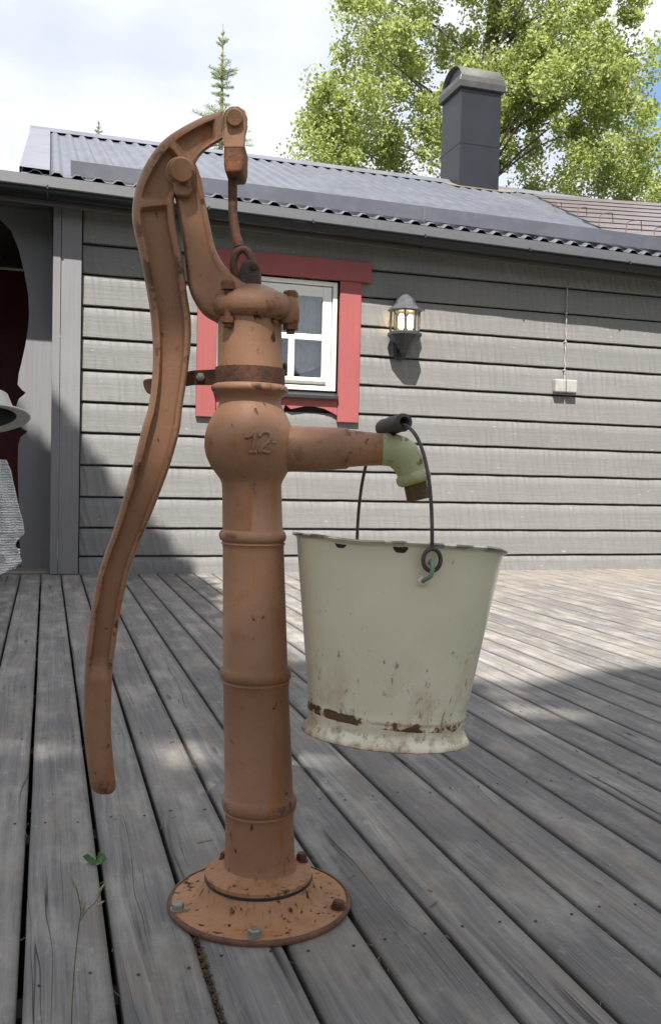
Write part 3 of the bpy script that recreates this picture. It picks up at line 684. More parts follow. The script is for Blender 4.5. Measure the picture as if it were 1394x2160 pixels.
# ------------------------------------------------------------------ the hand pump
u_ = (MC @ Vector((1, 0, 0))); u_.z = 0; RT = u_.normalized()   # across the pump
FW = Vector((-RT.y, RT.x, 0))                                     # away from the camera side
dP = FW.dot(P_FOOT)
def pp(px, py, d=0.0): return hit(px, py, FW, dP+d)               # point on the upright plane of the pump, d behind it
sP = (pp(549, 1000)-pp(548, 1000)).length
pump = thing('hand_pump', P_FOOT, 'tall brown cast iron hand pump bolted to the deck', 'water pump')
def ringc(px0, px1, py, n=64):
    a, b = pp(px0, py), pp(px1, py); c = (a+b)/2; r = (b-a).length/2
    return [c+RT*r*math.cos(q)+FW*r*math.sin(q) for q in [2*math.pi*j/n for j in range(n)]]
col = [(1840, 464, 636), (1832, 468, 630), (1818, 473.5, 623), (1800, 475, 621.5), (1722, 476, 619), (1712, 475, 620), (1708, 472.5, 622), (1704, 475, 620.5), (1700, 470, 624.5), (1692, 467.5, 626), (1682, 467.5, 625.5), (1675, 471, 621), (1671, 474.5, 618),
       (1450, 471.5, 609), (1440, 470.5, 610), (1436, 468, 612), (1432, 470.5, 609.5), (1428, 466, 613.5), (1421, 464, 614.5), (1414, 464, 614), (1408, 467.5, 611), (1404, 471, 607),
       (1160, 470.5, 599), (1150, 470, 599), (1146, 467, 602), (1142, 470, 598.5), (1138, 464.5, 603), (1131, 462.5, 604), (1125, 463, 603), (1120, 466, 600), (1117, 470, 596.5),
       (1040, 469.5, 594), (1022, 468.5, 593.5), (1012, 465, 597), (1000, 456, 604), (985, 445, 612), (965, 436, 619), (945, 432, 622.5), (925, 432.5, 622), (905, 437, 617.5), (888, 444, 611), (872, 453, 603), (860, 460, 596), (850, 464, 592),
       (842, 464, 592), (836, 460, 596), (831, 453, 603), (827, 448, 607.5), (820, 446, 608.5), (814, 450, 605.5), (811, 457, 598), (780, 459, 596.5), (700, 460, 594), (676, 460.5, 594), (664, 458, 596)]
m = MB(); m.rings([ringc(a, b, y) for y, a, b in col]); m.build('column', PUMP, pump, smooth=50)
# foot: upper disc, cone and plate
def ring_at(c, r, z, n=72): return [(c.x+r*math.cos(q), c.y+r*math.sin(q), z) for q in [2*math.pi*j/n for j in range(n)]]
zd = pp(546, 1834).z; rd = 114*sP
cD = pp(546, 1834)
m = MB(); m.rings([ring_at(cD, 60*sP, zd+.012), ring_at(cD, 76*sP, zd+.011), ring_at(cD, 84*sP, zd+.005), ring_at(cD, 96*sP, zd+.001), ring_at(cD, rd-.003, zd), ring_at(cD, rd, zd-.002), ring_at(cD, rd, zd-.008)])
m.build('collar_plate', PUMPF, pump, smooth=40)
m = MB(); m.rings([ring_at(cD, rd+.0008, zd-.0078), ring_at(cD, rd+.0014, zd-.010), ring_at(cD, rd+.0004, zd-.0128)]); m.build('gasket', BLACK, pump, smooth=40)
rf = 193*sP
m = MB(); m.rings([ring_at(P_FOOT, rf-.004, .0015), ring_at(P_FOOT, rf+.0015, .0015), ring_at(P_FOOT, rf+.0022, .005), ring_at(P_FOOT, rf+.0008, .0082), ring_at(P_FOOT, rf-.004, .0093)], caps=False); m.build('rim', m_rust('rim_rust', (.10, .05, .038), (.22, .10, .05)), pump, smooth=60)
cf = [(rd-.002, zd-.0125), (rd+.0005, zd-.016), (rd+.006, .026), (rd+.010, .0185), (rd+.0155, .0130), (rd+.024, .0100), (rf*.86, .0088), (rf-.006, .0085), (rf-.001, .0065), (rf+.0005, .003), (rf-.002, .0014)]
m = MB(); m.rings([ring_at(P_FOOT.lerp(Vector((cD.x, cD.y, 0)), .9-.9*i/(len(cf)-1)), r, z) for i, (r, z) in enumerate(cf)]); m.build('foot_plate', PUMPF, pump, smooth=50)
def hexbolt(c, r, h, ax=(0, 0, 1), mat=RUST, name='bolt', n=6):
    m = MB(); m.lathe([(0, r*1.25), (.0015, r*1.25)], c, ax, 20); m.lathe([(.001, r), (h*.8, r), (h, r*.82)], c, ax, n)
    return m.build(name, mat, pump, smooth=30)
for px, py, mt in ((376, 1912, ZINC), (537, 1967, ZINC), (713, 1908, RUST)):
    p = onZ(px, py+6, .009); hexbolt(p, 13*sP, .011, mat=mt)
for ang in (60, 180, 300): 
    a = R(ang); hexbolt(P_FOOT+RT*rf*.9*math.cos(a+.9)*0 + FW*0, .001, .001) if False else None
p = onZ(636, 1816, zd); hexbolt(p, 12*sP, .014); p = onZ(520, 1860, zd); hexbolt(p, 12*sP, .012); p = onZ(474, 1812, zd); hexbolt(p, 10*sP, .012)
p = P_FOOT - RT*0 + FW*rf*.86; p.z = .009; hexbolt(p, 13*sP, .011)

# number 12 cast on the belly: strokes that follow the round surface
cB = (pp(432, 937)+pp(622, 937))/2; rB = 95.5*sP
def belly(px, py, lift=.0):
    q = pp(px, py); h = q.z-cB.z; x = (q-cB).dot(RT)
    # radius of the belly at this height, from the profile
    ys_ = [c[0] for c in col]; best = None
    for (ya, a0, a1), (yb, b0, b1) in zip(col[:-1], col[1:]):
        if yb <= py <= ya and ya > yb: t = (ya-py)/(ya-yb); best = ((a1-a0)*(1-t)+(b1-b0)*t)/2*sP
    r = best or rB; x = max(-r*.98, min(r*.98, x))
    return q - FW*(math.sqrt(r*r-x*x)+lift)
dig1 = [(526, 925), (532, 926), (539, 921), (544, 916), (545, 918), (544, 935), (542, 950), (541, 955)]
dig1b = [(534, 957), (542, 955), (549, 957)]
dig2 = [(554, 925), (558, 918), (566, 915), (573, 918), (576, 925), (572, 934), (565, 941), (558, 948), (553, 955), (560, 953), (567, 956), (574, 955), (577, 949)]
m = MB()
for d in (dig1, dig1b, dig2): m.tube([belly(a, b, .0006) for a, b in catmull([Vector((*q, 0)) for q in d], 40) for a, b in [(a, b)]] if False else [belly(v.x, v.y, .0006) for v in catmull([Vector((*q, 0)) for q in d], 40)], .0031, 8)
m.tube([belly(579, 937), belly(588, 936)], .0017, 6)
m.build('number_12', m_plain('cast_number_paint', (.34, .18, .108), .5, var=.3), pump, smooth=60)

# cap flange
cC = pp(534, 648); aC = RT
def oval(rx, ry, py, n=56, cx=534):
    c = pp(cx, py); return [c+RT*rx*sP*math.cos(q)+FW*ry*sP*math.sin(q) for q in [2*math.pi*j/n for j in range(n)]]
capp = [(678, 66, 66), (673, 76, 74), (668, 84, 80), (662, 88, 84), (652, 90, 86), (642, 89, 85), (632, 84, 80), (625, 76, 72), (618, 60, 58), (610, 44, 44), (604, 30, 30), (601, 12, 12)]
m = MB(); m.rings([oval(a, b, y) for y, a, b in capp]); m.build('cap', PUMP, pump, smooth=60)
# ears with bolts
def ear(px, d, rr=22, t0=676, t1=625):
    m = MB(); a, b = pp(px, t0, d), pp(px, t1, d); h = (b-a).length
    m.lathe([(0, rr*.8*sP), (.003, rr*.98*sP), (h*.5, rr*sP*1.05), (h-.003, rr*.95*sP), (h, rr*.75*sP)], a, (b-a), 28); m.build('ear', PUMP, pump, smooth=50)
ear(611, -.012, 20, 684, 628)
def vbolt(px, d, top, bot, r=11):
    a, b = pp(px, bot, d), pp(px, top, d); L_ = (b-a).length
    m = MB(); m.lathe([(0, r*.75*sP), (L_, r*.6*sP)], a, b-a, 12); m.lathe([(L_-.014, r*1.35*sP), (L_-.003, r*1.35*sP), (L_, r*1.1*sP)], a, b-a, 6); m.lathe([(.006, r*1.35*sP), (.016, r*1.35*sP)], a, b-a, 6)
    m.build('bolt', RUSTB, pump, smooth=30)
vbolt(613, -.012, 614, 704, 12); vbolt(481, -.048, 592, 690, 11)

# loft between two outlines: lever and arm
def loft(Lp, Rp, T, n, rec, blend, off=0.0, tfun=None):
    A_ = catmull([Vector((x, y, 0)) for x, y in Lp], n); B_ = catmull([Vector((x, y, 0)) for x, y in Rp], n)
    base = [(0, 0, 0), (.02, .62, 0), (.07, .93, 0), (.13, 1, 0), (.19, .98, 0), (.235, .80, .8), (.27, .72, 1), (.5, .72, 1), (.77, .72, 1), (.80, .80, .8), (.84, .98, 0), (.90, 1, 0), (.955, .90, 0), (.99, .55, 0), (1, 0, 0)]
    rs = []
    for k in range(n+1):
        a, b = A_[k], B_[k]; s = k/n; rc = rec(s); bl = blend(s); tt = T*(tfun(s) if tfun else 1)
        fr, bk = [], []
        for u, d, w in base:
            flat = d if w == 0 else (1-(1-0.0)*0) ; dd = d if w == 0 else 1 - w*rc
            ue = u; de = math.sqrt(max(0, 1-(2*u-1)**2))
            dd = dd*(1-bl)+de*bl
            q = a.lerp(b, ue); fr.append(pp(q.x, q.y, off-dd*tt)); bk.append(pp(q.x, q.y, off+dd*tt))
        rs.append(fr+list(reversed(bk[1:-1])))
    return rs
LL = [(470, 233), (425, 248), (372, 276), (338, 303), (308, 345), (288, 392), (279, 444), (283, 487), (296, 543), (309, 609), (319, 675), (323, 740), (321, 800), (313, 860), (301, 900), (283, 974), (261, 1048), (238, 1122), (212, 1196), (196, 1270), (185, 1344), (179, 1418), (177, 1530), (184, 1604), (190, 1650)]
RR_ = [(470, 295), (432, 320), (412, 346), (402, 372), (388, 396), (370, 414), (368, 432), (372, 477), (385, 543), (395, 619), (403, 675), (402, 735), (394, 803), (385, 860), (379, 910), (358, 985), (332, 1055), (305, 1122), (280, 1185), (259, 1270), (247, 1344), (238, 1418), (235, 1530), (240, 1604), (245, 1650)]
nst = len(LL)-1
def sm(x, a, b): t = max(0, min(1, (x-a)/(b-a))); return t*t*(3-2*t)
def rec(s):
    st = s*nst; r = sm(st, .35, .6)
    for c in (2.55, 5.75): r *= sm(abs(st-c), .16, .42)
    return r*(1-sm(st, 20.6, 21.2))*.80
rs = loft(LL, RR_, .019, 240, rec, lambda s: sm(s*nst, 20.8, 22.5)*.9)
last = rs[-1]; c = sum(last, Vector())/len(last)
dn = (c - sum(rs[-4], Vector())/len(last)).normalized()
for k, (sc, dd) in enumerate(((.96, .007), (.85, .013), (.62, .018), (.3, .0205))): rs.append([c+dn*dd+(p-c)*sc for p in last])
m = MB(); m.rings(rs); m.build('lever', PUMP, pump, smooth=50)
# top head of the lever: clevis with bolt, socket, rod
def disc(px, py, r, d0, d1, n=32, rounding=.003):
    a, b = pp(px, py, d0), pp(px, py, d1); h = (b-a).length
    return MB().lathe([(0, (r-2)*sP), (rounding*.6, r*sP), (h-rounding, r*sP), (h, (r-2.5)*sP)], a, b-a, n)
for s in (-1, 1):
    d0, d1 = (-.034, -.021) if s < 0 else (.021, .034)
    m = MB(); ol = [(470, 245), (476, 231), (488, 223), (503, 223), (515, 231), (521, 245), (521, 264), (517, 285), (515, 312), (473, 312), (471, 285)]
    m.prism([pp(a, b, d0) for a, b in ol], FW*(d1-d0)); m.build('clevis', PUMP, pump, bevel=.003, seg=3)
m = MB(); m.prism([pp(a, b, -.033) for a, b in ((472, 298), (516, 298), (515, 345), (511, 364), (475, 364), (472, 345))], FW*.066)
m.build('rod_socket', RUSTB, pump, bevel=.005, seg=3)
disc(495, 247, 17, -.046, -.033).build('pivot_bolt', PUMP, pump, smooth=40)
disc(495, 247, 9, -.03, .045).build('pivot_pin', RUST, pump, smooth=40)
rod = [(491, 362), (491, 410), (492, 460), (497, 495), (505, 520)]
m = MB(); m.tube([pp(a, b) for a, b in rod], [10*sP, 9.5*sP, 9.5*sP, 10.5*sP, 11*sP], 14)
m.build('rod', RUST, pump, smooth=60)
m = MB(); ctr = (512, 557)
m.tube([pp(ctr[0]+19*math.cos(q), ctr[1]+31*math.sin(q), -.004) for q in [2*math.pi*j/28 for j in range(28)]], 8.5*sP, 10, loop=True); m.build('rod_eye', RUST, pump, smooth=60)
ol = [(505, 615), (505, 566), (509, 553), (519, 547), (534, 547), (545, 553), (549, 566), (550, 615)]
m = MB(); m.prism([pp(a, b, -.022) for a, b in ol], FW*.026); m.build('link', IRON, pump, bevel=.005, seg=3)
disc(535, 563, 7, -.026, .01, 16, .001).build('link_pin', RUST, pump, smooth=40)
# arm that carries the lever
AL = [(362, 352), (360, 372), (366, 402), (375, 445), (384, 495), (391, 550), (397, 600), (408, 632), (430, 664), (462, 684)]
AR = [(412, 342), (424, 375), (431, 412), (438, 448), (446, 488), (455, 525), (474, 560), (498, 582), (535, 598), (585, 620)]
rs = loft(AL, AR, .028, 90, lambda s: .16*sm(s, .14, .22)*(1-sm(s, .55, .85)), lambda s: sm(s, .72, .98)*.6, .012, lambda s: .82+.9*sm(s, .5, 1))
m = MB(); m.rings(rs); m.build('arm', PUMP, pump, smooth=50)
# raised rib down the arm
rib = catmull([pp(a, b, -.012-.007) for a, b in ((398, 440), (420, 490), (428, 540), (440, 585), (462, 622))], 24)
# boss and pivot bolt in front of the arm
disc(382, 364, 31, -.026, .05, 40).build('boss', PUMP, pump, smooth=40)
m = MB(); m.prism([pp(a, b, -.024) for a, b in ((362, 376), (402, 376), (404, 400), (399, 412), (372, 414), (366, 402))], FW*.02); m.build('arm_lug', PUMP, pump, bevel=.004, seg=3)
m = disc(384, 358, 24, -.044, -.026); m.build('pivot_bolt', PUMP, pump, smooth=40)
# clamp band with strap and hook
def band(py0, py1, r, t, a0, a1, n=60, cx=528):
    rs = []
    for j in range(n+1):
        q = a0+(a1-a0)*j/n; d = RT*math.cos(q)+FW*math.sin(q)
        lo, hi = pp(cx, py1), pp(cx, py0)
        rs.append([lo+d*r, lo+d*(r+t), hi+d*(r+t), hi+d*r])
    return MB().rings(rs)
o = band(778, 811, 68.5*sP, .0035, 0, 2*math.pi*.999); o.build('clamp_band', RUST, pump, smooth=40)
for d in (.021, .034):
    m = MB(); m.prism([pp(a, b, d) for a, b in ((470, 778), (408, 781), (330, 798), (330, 826), (408, 812), (470, 812))] , FW*.004); m.build('clamp_strap', RUST, pump, bevel=.001)
disc(423, 795, 9.5, .012, .021, 6, .001).build('clamp_bolt', ZINC, pump, smooth=30)
disc(423, 795, 4.5, .009, .0125, 12, .001).build('clamp_bolt', ZINC, pump, smooth=30)
m = MB(); m.prism([pp(a, b, .012) for a, b in ((334, 798), (318, 798), (304, 800), (301, 806), (304, 818), (310, 829), (318, 832), (334, 828))], FW*.010); m.build('clamp_hook', RUST, pump, bevel=.003)

# spout
def along(path, radii, n=32):
    return MB().tube([pp(a, b) for a, b in path], [r*sP for r in radii], n)
along([(560, 948), (620, 947), (690, 946.5), (722, 946), (731, 946), (736, 946)], [50, 48, 45, 43.5, 43, 39.5]).build('spout', PUMP, pump, smooth=40)
along([(732, 946), (770, 947), (800, 948), (812, 948.5)], [39.5, 36, 34, 33]).build('spout_neck', PUMP, pump, smooth=40)
elb = [(806, 948), (818, 948.5), (830, 950), (842, 955), (852, 963), (860, 975), (866, 990), (869, 1000)]
along(elb, [34, 34.5, 35, 35.5, 36, 34, 32, 31]).build('elbow', GREEN, pump, smooth=60)
along([(868, 996), (869.5, 1001), (872, 1008), (874, 1015), (875.5, 1020)], [31, 36.5, 37.5, 36, 29]).build('elbow_collar', GREEN, pump, smooth=50)
m = MB(); pts = []; rd_ = []
for k in range(29): t = k/28; pts.append(pp(875+7*t, 1018+36*t)); rd_.append((25.6 if k % 2 else 23.6)*sP)
m.tube(pts, rd_, 28); m.build('thread', m_rust('thread_rust', (.12, .07, .04), (.22, .15, .08)), pump, smooth=20)

# ------------------------------------------------------------------ bucket hung on the spout
top_c = pp(842, 1143); bot_c = pp(808, 1552); KZ = .968
axis = (top_c-bot_c); axis = (axis.normalized() + FW*math.tan(R(4.3))).normalized()
HB = .322
bx = (RT - axis*RT.dot(axis)).normalized(); by = axis.cross(bx)
MBK = Matrix((bx, by, axis)).transposed().to_4x4(); MBK.translation = top_c - axis*HB*KZ
bucket = bpy.data.objects.new('bucket', None); COL.objects.link(bucket); bucket.matrix_world = MBK; ORG['bucket'] = Vector((0, 0, 0))
tag(bucket, 'cream enamel bucket with rusty foot hanging from the pump spout', 'bucket')
IB = MBK.inverted()
r_foot, r_w, r_top = 175*sP, 164*sP, 216*sP
outp = [(.0, r_foot), (.0012, r_foot+.0012), (.004, r_foot), (.010, r_foot-.004), (.020, r_foot-.0095), (.028, r_w-.0005), (.032, r_w+.0008), (.040, r_w+.0015), (.046, r_w+.0005), (.060, r_w+.0025)]
for k in range(1, 9): z = .06+(.312-.06)*k/8; outp.append((z, r_w+.0025+(r_top-r_w-.0025)*((z-.06)/(.312-.06))))
outp += [(.316, r_top+.002), (.3175, r_top+.0065), (.320, r_top+.0085), (.3225, r_top+.007), (.3225, r_top+.0035), (.319, r_top-.001)]
inp = [(.31, r_top-.0025), (.2, r_w+.02), (.05, r_w-.002), (.045, r_w-.004), (.045, .001)]
n = 96; rs = []
for z, r in outp+inp:
    w = sm(z, .28, .32)
    rs.append([(r*math.cos(q)*(1+.0035*math.sin(2*q+.5)*z/.3), r*math.sin(q), z*KZ + w*(.0022*math.sin(3*q+4.4)+.0009*math.sin(7*q))) for q in [2*math.pi*j/n for j in range(n)]])
m = MB(); m.rings(rs, caps=False); m.f.append(tuple(len(m.v)-n+j for j in range(n))); bowl = m.build('body', ENAM, bucket, raw=True, smooth=60)
# chips below the rim
for px, w_, h_ in ((717, 22, 13), (829, 27, 13)):
    x0 = (px-842)*sP*1.0; m = MB(); ring = []; ring2 = []
    for j in range(18):
        q = 2*math.pi*j/18; xx = x0+w_/2*sP*math.cos(q)*(1+.15*math.sin(3*q)); zz = .3155*KZ - h_*.55*sP + h_*.62*sP*math.sin(q)*(1+.15*math.cos(2*q))
        rr = r_w+.0025+(r_top-r_w-.0025)*((zz/KZ-.06)/(.312-.06)); yy = -math.sqrt(max(1e-6, (rr+.0006)**2-xx*xx)); ring.append((xx, yy, zz)); ring2.append((xx*.98, yy*.985, zz))
    m.rings([ring2, ring]); m.build('chip', m_plain('bare_iron', (.014, .012, .011), .6), bucket, raw=True)
# ears, loops and the bail
th = R(17)
def bl_(x, y, z): return Vector((x, y, z))
tf, tb = R(11.5), R(21); earf = bl_(math.sin(tf)*(r_top+.004), -math.cos(tf)*(r_top+.004), .284); earb = bl_(-math.sin(tb)*(r_top+.004), math.cos(tb)*(r_top+.004), .284)
for e, s in ((earf, -1), (earb, 1)):
    rad = Vector((e.x, e.y, 0)).normalized(); tan = Vector((-rad.y, rad.x, 0))
    # enamel covered hook: from the rivet on the wall up and through the eye
    base = e - rad*.008 + Vector((0, 0, -.028)) - tan*.006*1
    m = MB(); m.tube(catmull([base, base+rad*.008+Vector((0, 0, .003)), e+rad*.010+Vector((0, 0, -.018)), e+rad*.011+Vector((0, 0, -.004)), e+rad*.004+Vector((0, 0, .003)), e-rad*.001+Vector((0, 0, -.002))], 20), .0033, 10)
    m.build('ear', m_plain('ear_enamel', (.20, .30, .20), .4), bucket, raw=True, smooth=60)
    m = MB(); m.lathe([(0, .0075), (.0018, .0070), (.0026, .004)], base-rad*.0015, rad, 16); m.build('rivet', ENAM, bucket, raw=True, smooth=60)
grip_c = IB @ pp(829, 897)
mid = (earf+earb)/2; upv = grip_c-mid; Hh = upv.length; upv = upv/Hh; axv = (earf-earb)/2; Rb = axv.length; axn = axv/Rb
bp = []
for k in range(61):
    q = math.pi*k/60; cx = math.cos(q); sx = math.sin(q)
    ex = .75; X = math.copysign(abs(cx)**.85, cx)*(Rb+.006); Z = (sx**.80)*Hh
    bp.append(mid+axn*X+upv*Z + axn*0)
lo = bp[0]
def loopring(e, s):
    c = e+axn*s*.006+Vector((0, 0, .004)); 
    side = axn.cross(upv).normalized()
    return [c+side*.0135*math.sin(q)+upv*(.0160*math.cos(q))*1.0 for q in [2*math.pi*j/24 for j in range(24)]]
m = MB(); m.tube([p for p in bp if True][3:-3], .0029, 10)
l1, l2 = loopring(earf, 1), loopring(earb, -1)
m.tube(l1, .0031, 8, loop=True); m.tube(l2, .0031, 8, loop=True)
m.tube([l1[0], bp[3]], .0029, 8); m.tube([l2[0], bp[-4]], .0029, 8)
m.build('bail', WIRE, bucket, raw=True, smooth=60)
m = MB(); gl_ = .052
m.lathe([(0, .0085), (.002, .0135), (.010, .0148), (.016, .0138), (.05, .0150), (.088, .0138), (.094, .0148), (.102, .0135), (.104, .0085), (.100, .0060), (.02, .0055)], grip_c-axn*gl_, axn, 28, caps=False); m.build('grip', DARKW, bucket, raw=True, smooth=40)

# ------------------------------------------------------------------ washstand corner at the left edge
BC = onX(0, 0, 0) if False else None
yb0 = 3.1
bc = onY(-60, 884, yb0)
CREAM = m_plain('cream_pan_enamel', (.55, .53, .47), .3, var=.1, bs=.05)
pan = thing('enamel_pan', (bc.x, bc.y, bc.z), 'cream enamel pan with dark inside at the left picture edge', 'pan')
s3 = (bc-CAMP).length/F_PX; rp_ = 110*s3
ax = Vector((.10, -.22, -.96)).normalized()
m = MB(); m.lathe([(0, rp_), (.004, rp_+.002), (.006, rp_), (.003, rp_-.016), (-.002, rp_-.040), (-.030, rp_-.048), (-.07, rp_-.06), (-.085, rp_-.10), (-.085, .001)], bc, ax, 64, caps=False); m.build('bowl', CREAM, pan, smooth=50)
m = MB(); m.lathe([(-.0015, rp_-.041), (-.030, rp_-.051), (-.068, rp_-.063), (-.080, rp_-.10), (-.080, .001)], bc, ax, 64, caps=False); m.build('lining', BLACK, pan, smooth=50)
# stand: black iron rods, hooks and rail
st = thing('wash_stand', (bc.x-.12, yb0+.12, 0), 'thin black iron stand carrying the pan and towel, mostly outside the left edge', 'stand')
sx0 = bc.x-.14; sy0 = yb0+.16
m = MB(); m.tube([(sx0, sy0, .01), (sx0, sy0, bc.z+.22)], .010, 10); m.build('post', BLACK, st)
for k in range(3): a = R(100+120*k); MB().tube([(sx0, sy0, .14), (sx0+.12*math.cos(a), sy0+.12*math.sin(a), .08), (sx0+.2*math.cos(a), sy0+.2*math.sin(a), .008)], .008, 8).build('leg', BLACK, st)
tz = onY(20, 978, yb0+.05).z; tx1 = onY(14, 978, yb0+.05).x
m = MB(); m.tube([(sx0, sy0, tz+.012), (sx0+.02, yb0+.05, tz+.012), (tx1-.02, yb0+.05, tz+.006)], .005, 8); m.build('rail', BLACK, st)
m = MB(); m.tube([(sx0, sy0, bc.z+.2), (sx0+.05, sy0-.08, bc.z+.17), (bc.x, bc.y, bc.z+.095)], .005, 8); m.build('hook', BLACK, st)
tw = thing('towel', (tx1-.1, yb0+.05, tz), 'pale blue-white towel hanging under the pan at the left edge', 'towel')
edge = [(12, 972), (20, 990), (30, 1030), (40, 1075), (50, 1112), (49, 1128), (34, 1146), (40, 1168), (46, 1186), (30, 1200), (4, 1212)]
E3 = catmull([onY(a, b, yb0+.03) for a, b in edge], 60); rs = []
for k, p in enumerate(E3):
    row = []
    for j in range(40):
        u = j/39; x = p.x-u*(.30+.10*k/60); yy = yb0+.03+.011*math.sin(u*30+k*.03)*(.5+k/60)+.006*mnoise.noise((u*22, k*.35, 2))+.0022*math.sin(k*2.2)+.012*mnoise.noise((u*7, k*.12, 0)); row.append((x, yy, p.z - (.02*math.sin(u*9)*k/60 if k > 50 else 0)))
    rs.append(row)
t = NT('towel_cloth'); w = t.noise(t.map((1, 1, 1)), scale=220, detail=2); wv = t.n.new('ShaderNodeTexWave'); wv.bands_direction = 'Z'; wv.inputs['Scale'].default_value = 15; wv.inputs['Distortion'].default_value = 3
TOW = t.out(t.mix(wv.outputs[0], (.76, .77, .79), (.88, .88, .87)), .95, bump=t.math('ADD', w, t.math('MULTIPLY', wv.outputs[0], .8)), bstr=1.0, bdist=.006)
m = MB(); m.rings(rs, closed=False, caps=False); o = m.build('cloth', TOW, tw, smooth=60, fix=False); md = o.modifiers.new('solid', 'SOLIDIFY'); md.thickness = .006

# ------------------------------------------------------------------ foliage
def leaves(name, mat, centres, nper, size, parent=None, flat=.0, org=None, asp=.62):
    cs = np.array([[c[0], c[1], c[2], c[3]] for c in centres])
    idx = np.repeat(np.arange(len(cs)), nper); n = len(idx)
    d = rng.normal(size=(n, 3)); d /= np.linalg.norm(d, axis=1)[:, None]; rad = rng.random(n)**(1/2.2)
    P = cs[idx, :3]+d*(rad*cs[idx, 3])[:, None]
    o0 = np.array(ORG.get(parent.name) if parent else (0, 0, 0)); P = P-o0
    nn = rng.normal(size=(n, 3)); nn[:, 2] += .35; nn /= np.linalg.norm(nn, axis=1)[:, None]
    a = np.cross(nn, rng.normal(size=(n, 3))); a /= np.linalg.norm(a, axis=1)[:, None]; b = np.cross(nn, a)
    s = size*(.6+.8*rng.random(n)); a *= s[:, None]*.5; b *= (s*asp)[:, None]*.5
    V = np.empty((n, 4, 3)); V[:, 0] = P-a; V[:, 1] = P-b+nn*s[:, None]*.08; V[:, 2] = P+a; V[:, 3] = P+b+nn*s[:, None]*.08
    me = bpy.data.meshes.new(name); me.vertices.add(n*4); me.vertices.foreach_set('co', V.ravel())
    me.loops.add(n*4); me.loops.foreach_set('vertex_index', np.arange(n*4, dtype=np.int32))
    me.polygons.add(n); me.polygons.foreach_set('loop_start', np.arange(0, n*4, 4, dtype=np.int32)); me.polygons.foreach_set('loop_total', np.full(n, 4, dtype=np.int32))
    me.update(calc_edges=True); me.validate(); me.materials.append(mat)
    return link(name, me, parent)
LEAF = m_leaf('birch_leaf', ((.15, .20, .055), (.29, .35, .105), (.47, .50, .22)), .50)
LEAFD = m_leaf('shade_leaf', ((.03, .06, .015), (.05, .09, .02), (.07, .11, .025)), .10)
NEED = m_leaf('spruce_needle', ((.16, .22, .12), (.22, .29, .16), (.28, .34, .20)), .4)
TD = 15.0
def tp(px, py, d=TD): return CAMP + ray(px, py)*d
blobs = [((1010, 20), 300, 250, 1.9), ((1030, -330), 260, 260, 1.7), ((1130, 300), 300, 170, 2.2), ((860, 290), 215, 140, 1.8), ((735, 290), 120, 110, 1.2), ((660, 335), 100, 65, 1.0), ((600, 350), 60, 26, .6), ((690, 230), 70, 80, .8), ((1180, 60), 200, 240, 1.8), ((1300, 400), 150, 80, 1.6), ((1235, 150), 150, 180, 1.5), ((790, 110), 110, 150, 1.2), ((1450, 420), 150, 90, 1.6)]
tr = thing('birch_tree', (tp(1020, 300).x, tp(1020, 300).y, -.32), 'large leafy bright green tree standing behind the house and chimney', 'tree')
base = Vector(tr.location); top = tp(1060, -500)
trunk = catmull([base, base+Vector((.2, 0, 2.2)), tp(1005, 330), tp(1040, 60), tp(1055, -200), top], 30)
m = MB(); m.tube(trunk, [.20*(1-.85*k/30)+.012 for k in range(31)], 10); m.build('trunk', BARK, tr, smooth=60)
cents = []; brm = MB()
for (c, rx, ry, rz) in blobs:
    s = TD/F_PX; cc = tp(*c); vol = rx*ry
    for k in range(int(vol/430)):
        while True:
            q = rng.uniform(-1, 1, 3)
            if (q**2).sum() < 1: break
        sh = 1.0
        p = cc + (MC @ Vector((1, 0, 0)))*q[0]*rx*s + Vector((0, 0, 1))*q[1]*ry*s + FW*q[2]*rz
        if mnoise.noise(p*1.1) < -.20: continue
        cents.append((p.x, p.y, p.z, rng.uniform(.14, .40)))
for k in range(0, len(cents), 11):
    c = Vector(cents[k][:3]); a = min(trunk, key=lambda t: abs((t.z+.9+.25*(Vector((t.x, t.y, 0))-Vector((c.x, c.y, 0))).length)-c.z)); mdp = a.lerp(c, .55)+Vector((0, 0, .15))
    brm.tube(catmull([a, mdp, c], 6), [.026, .022, .018, .014, .010, .007, .004], 5)
tag(brm.build('branches', BARK, tr, smooth=60), kind='stuff')
tag(leaves('crown', LEAF, cents, 215, .064, tr), kind='stuff')

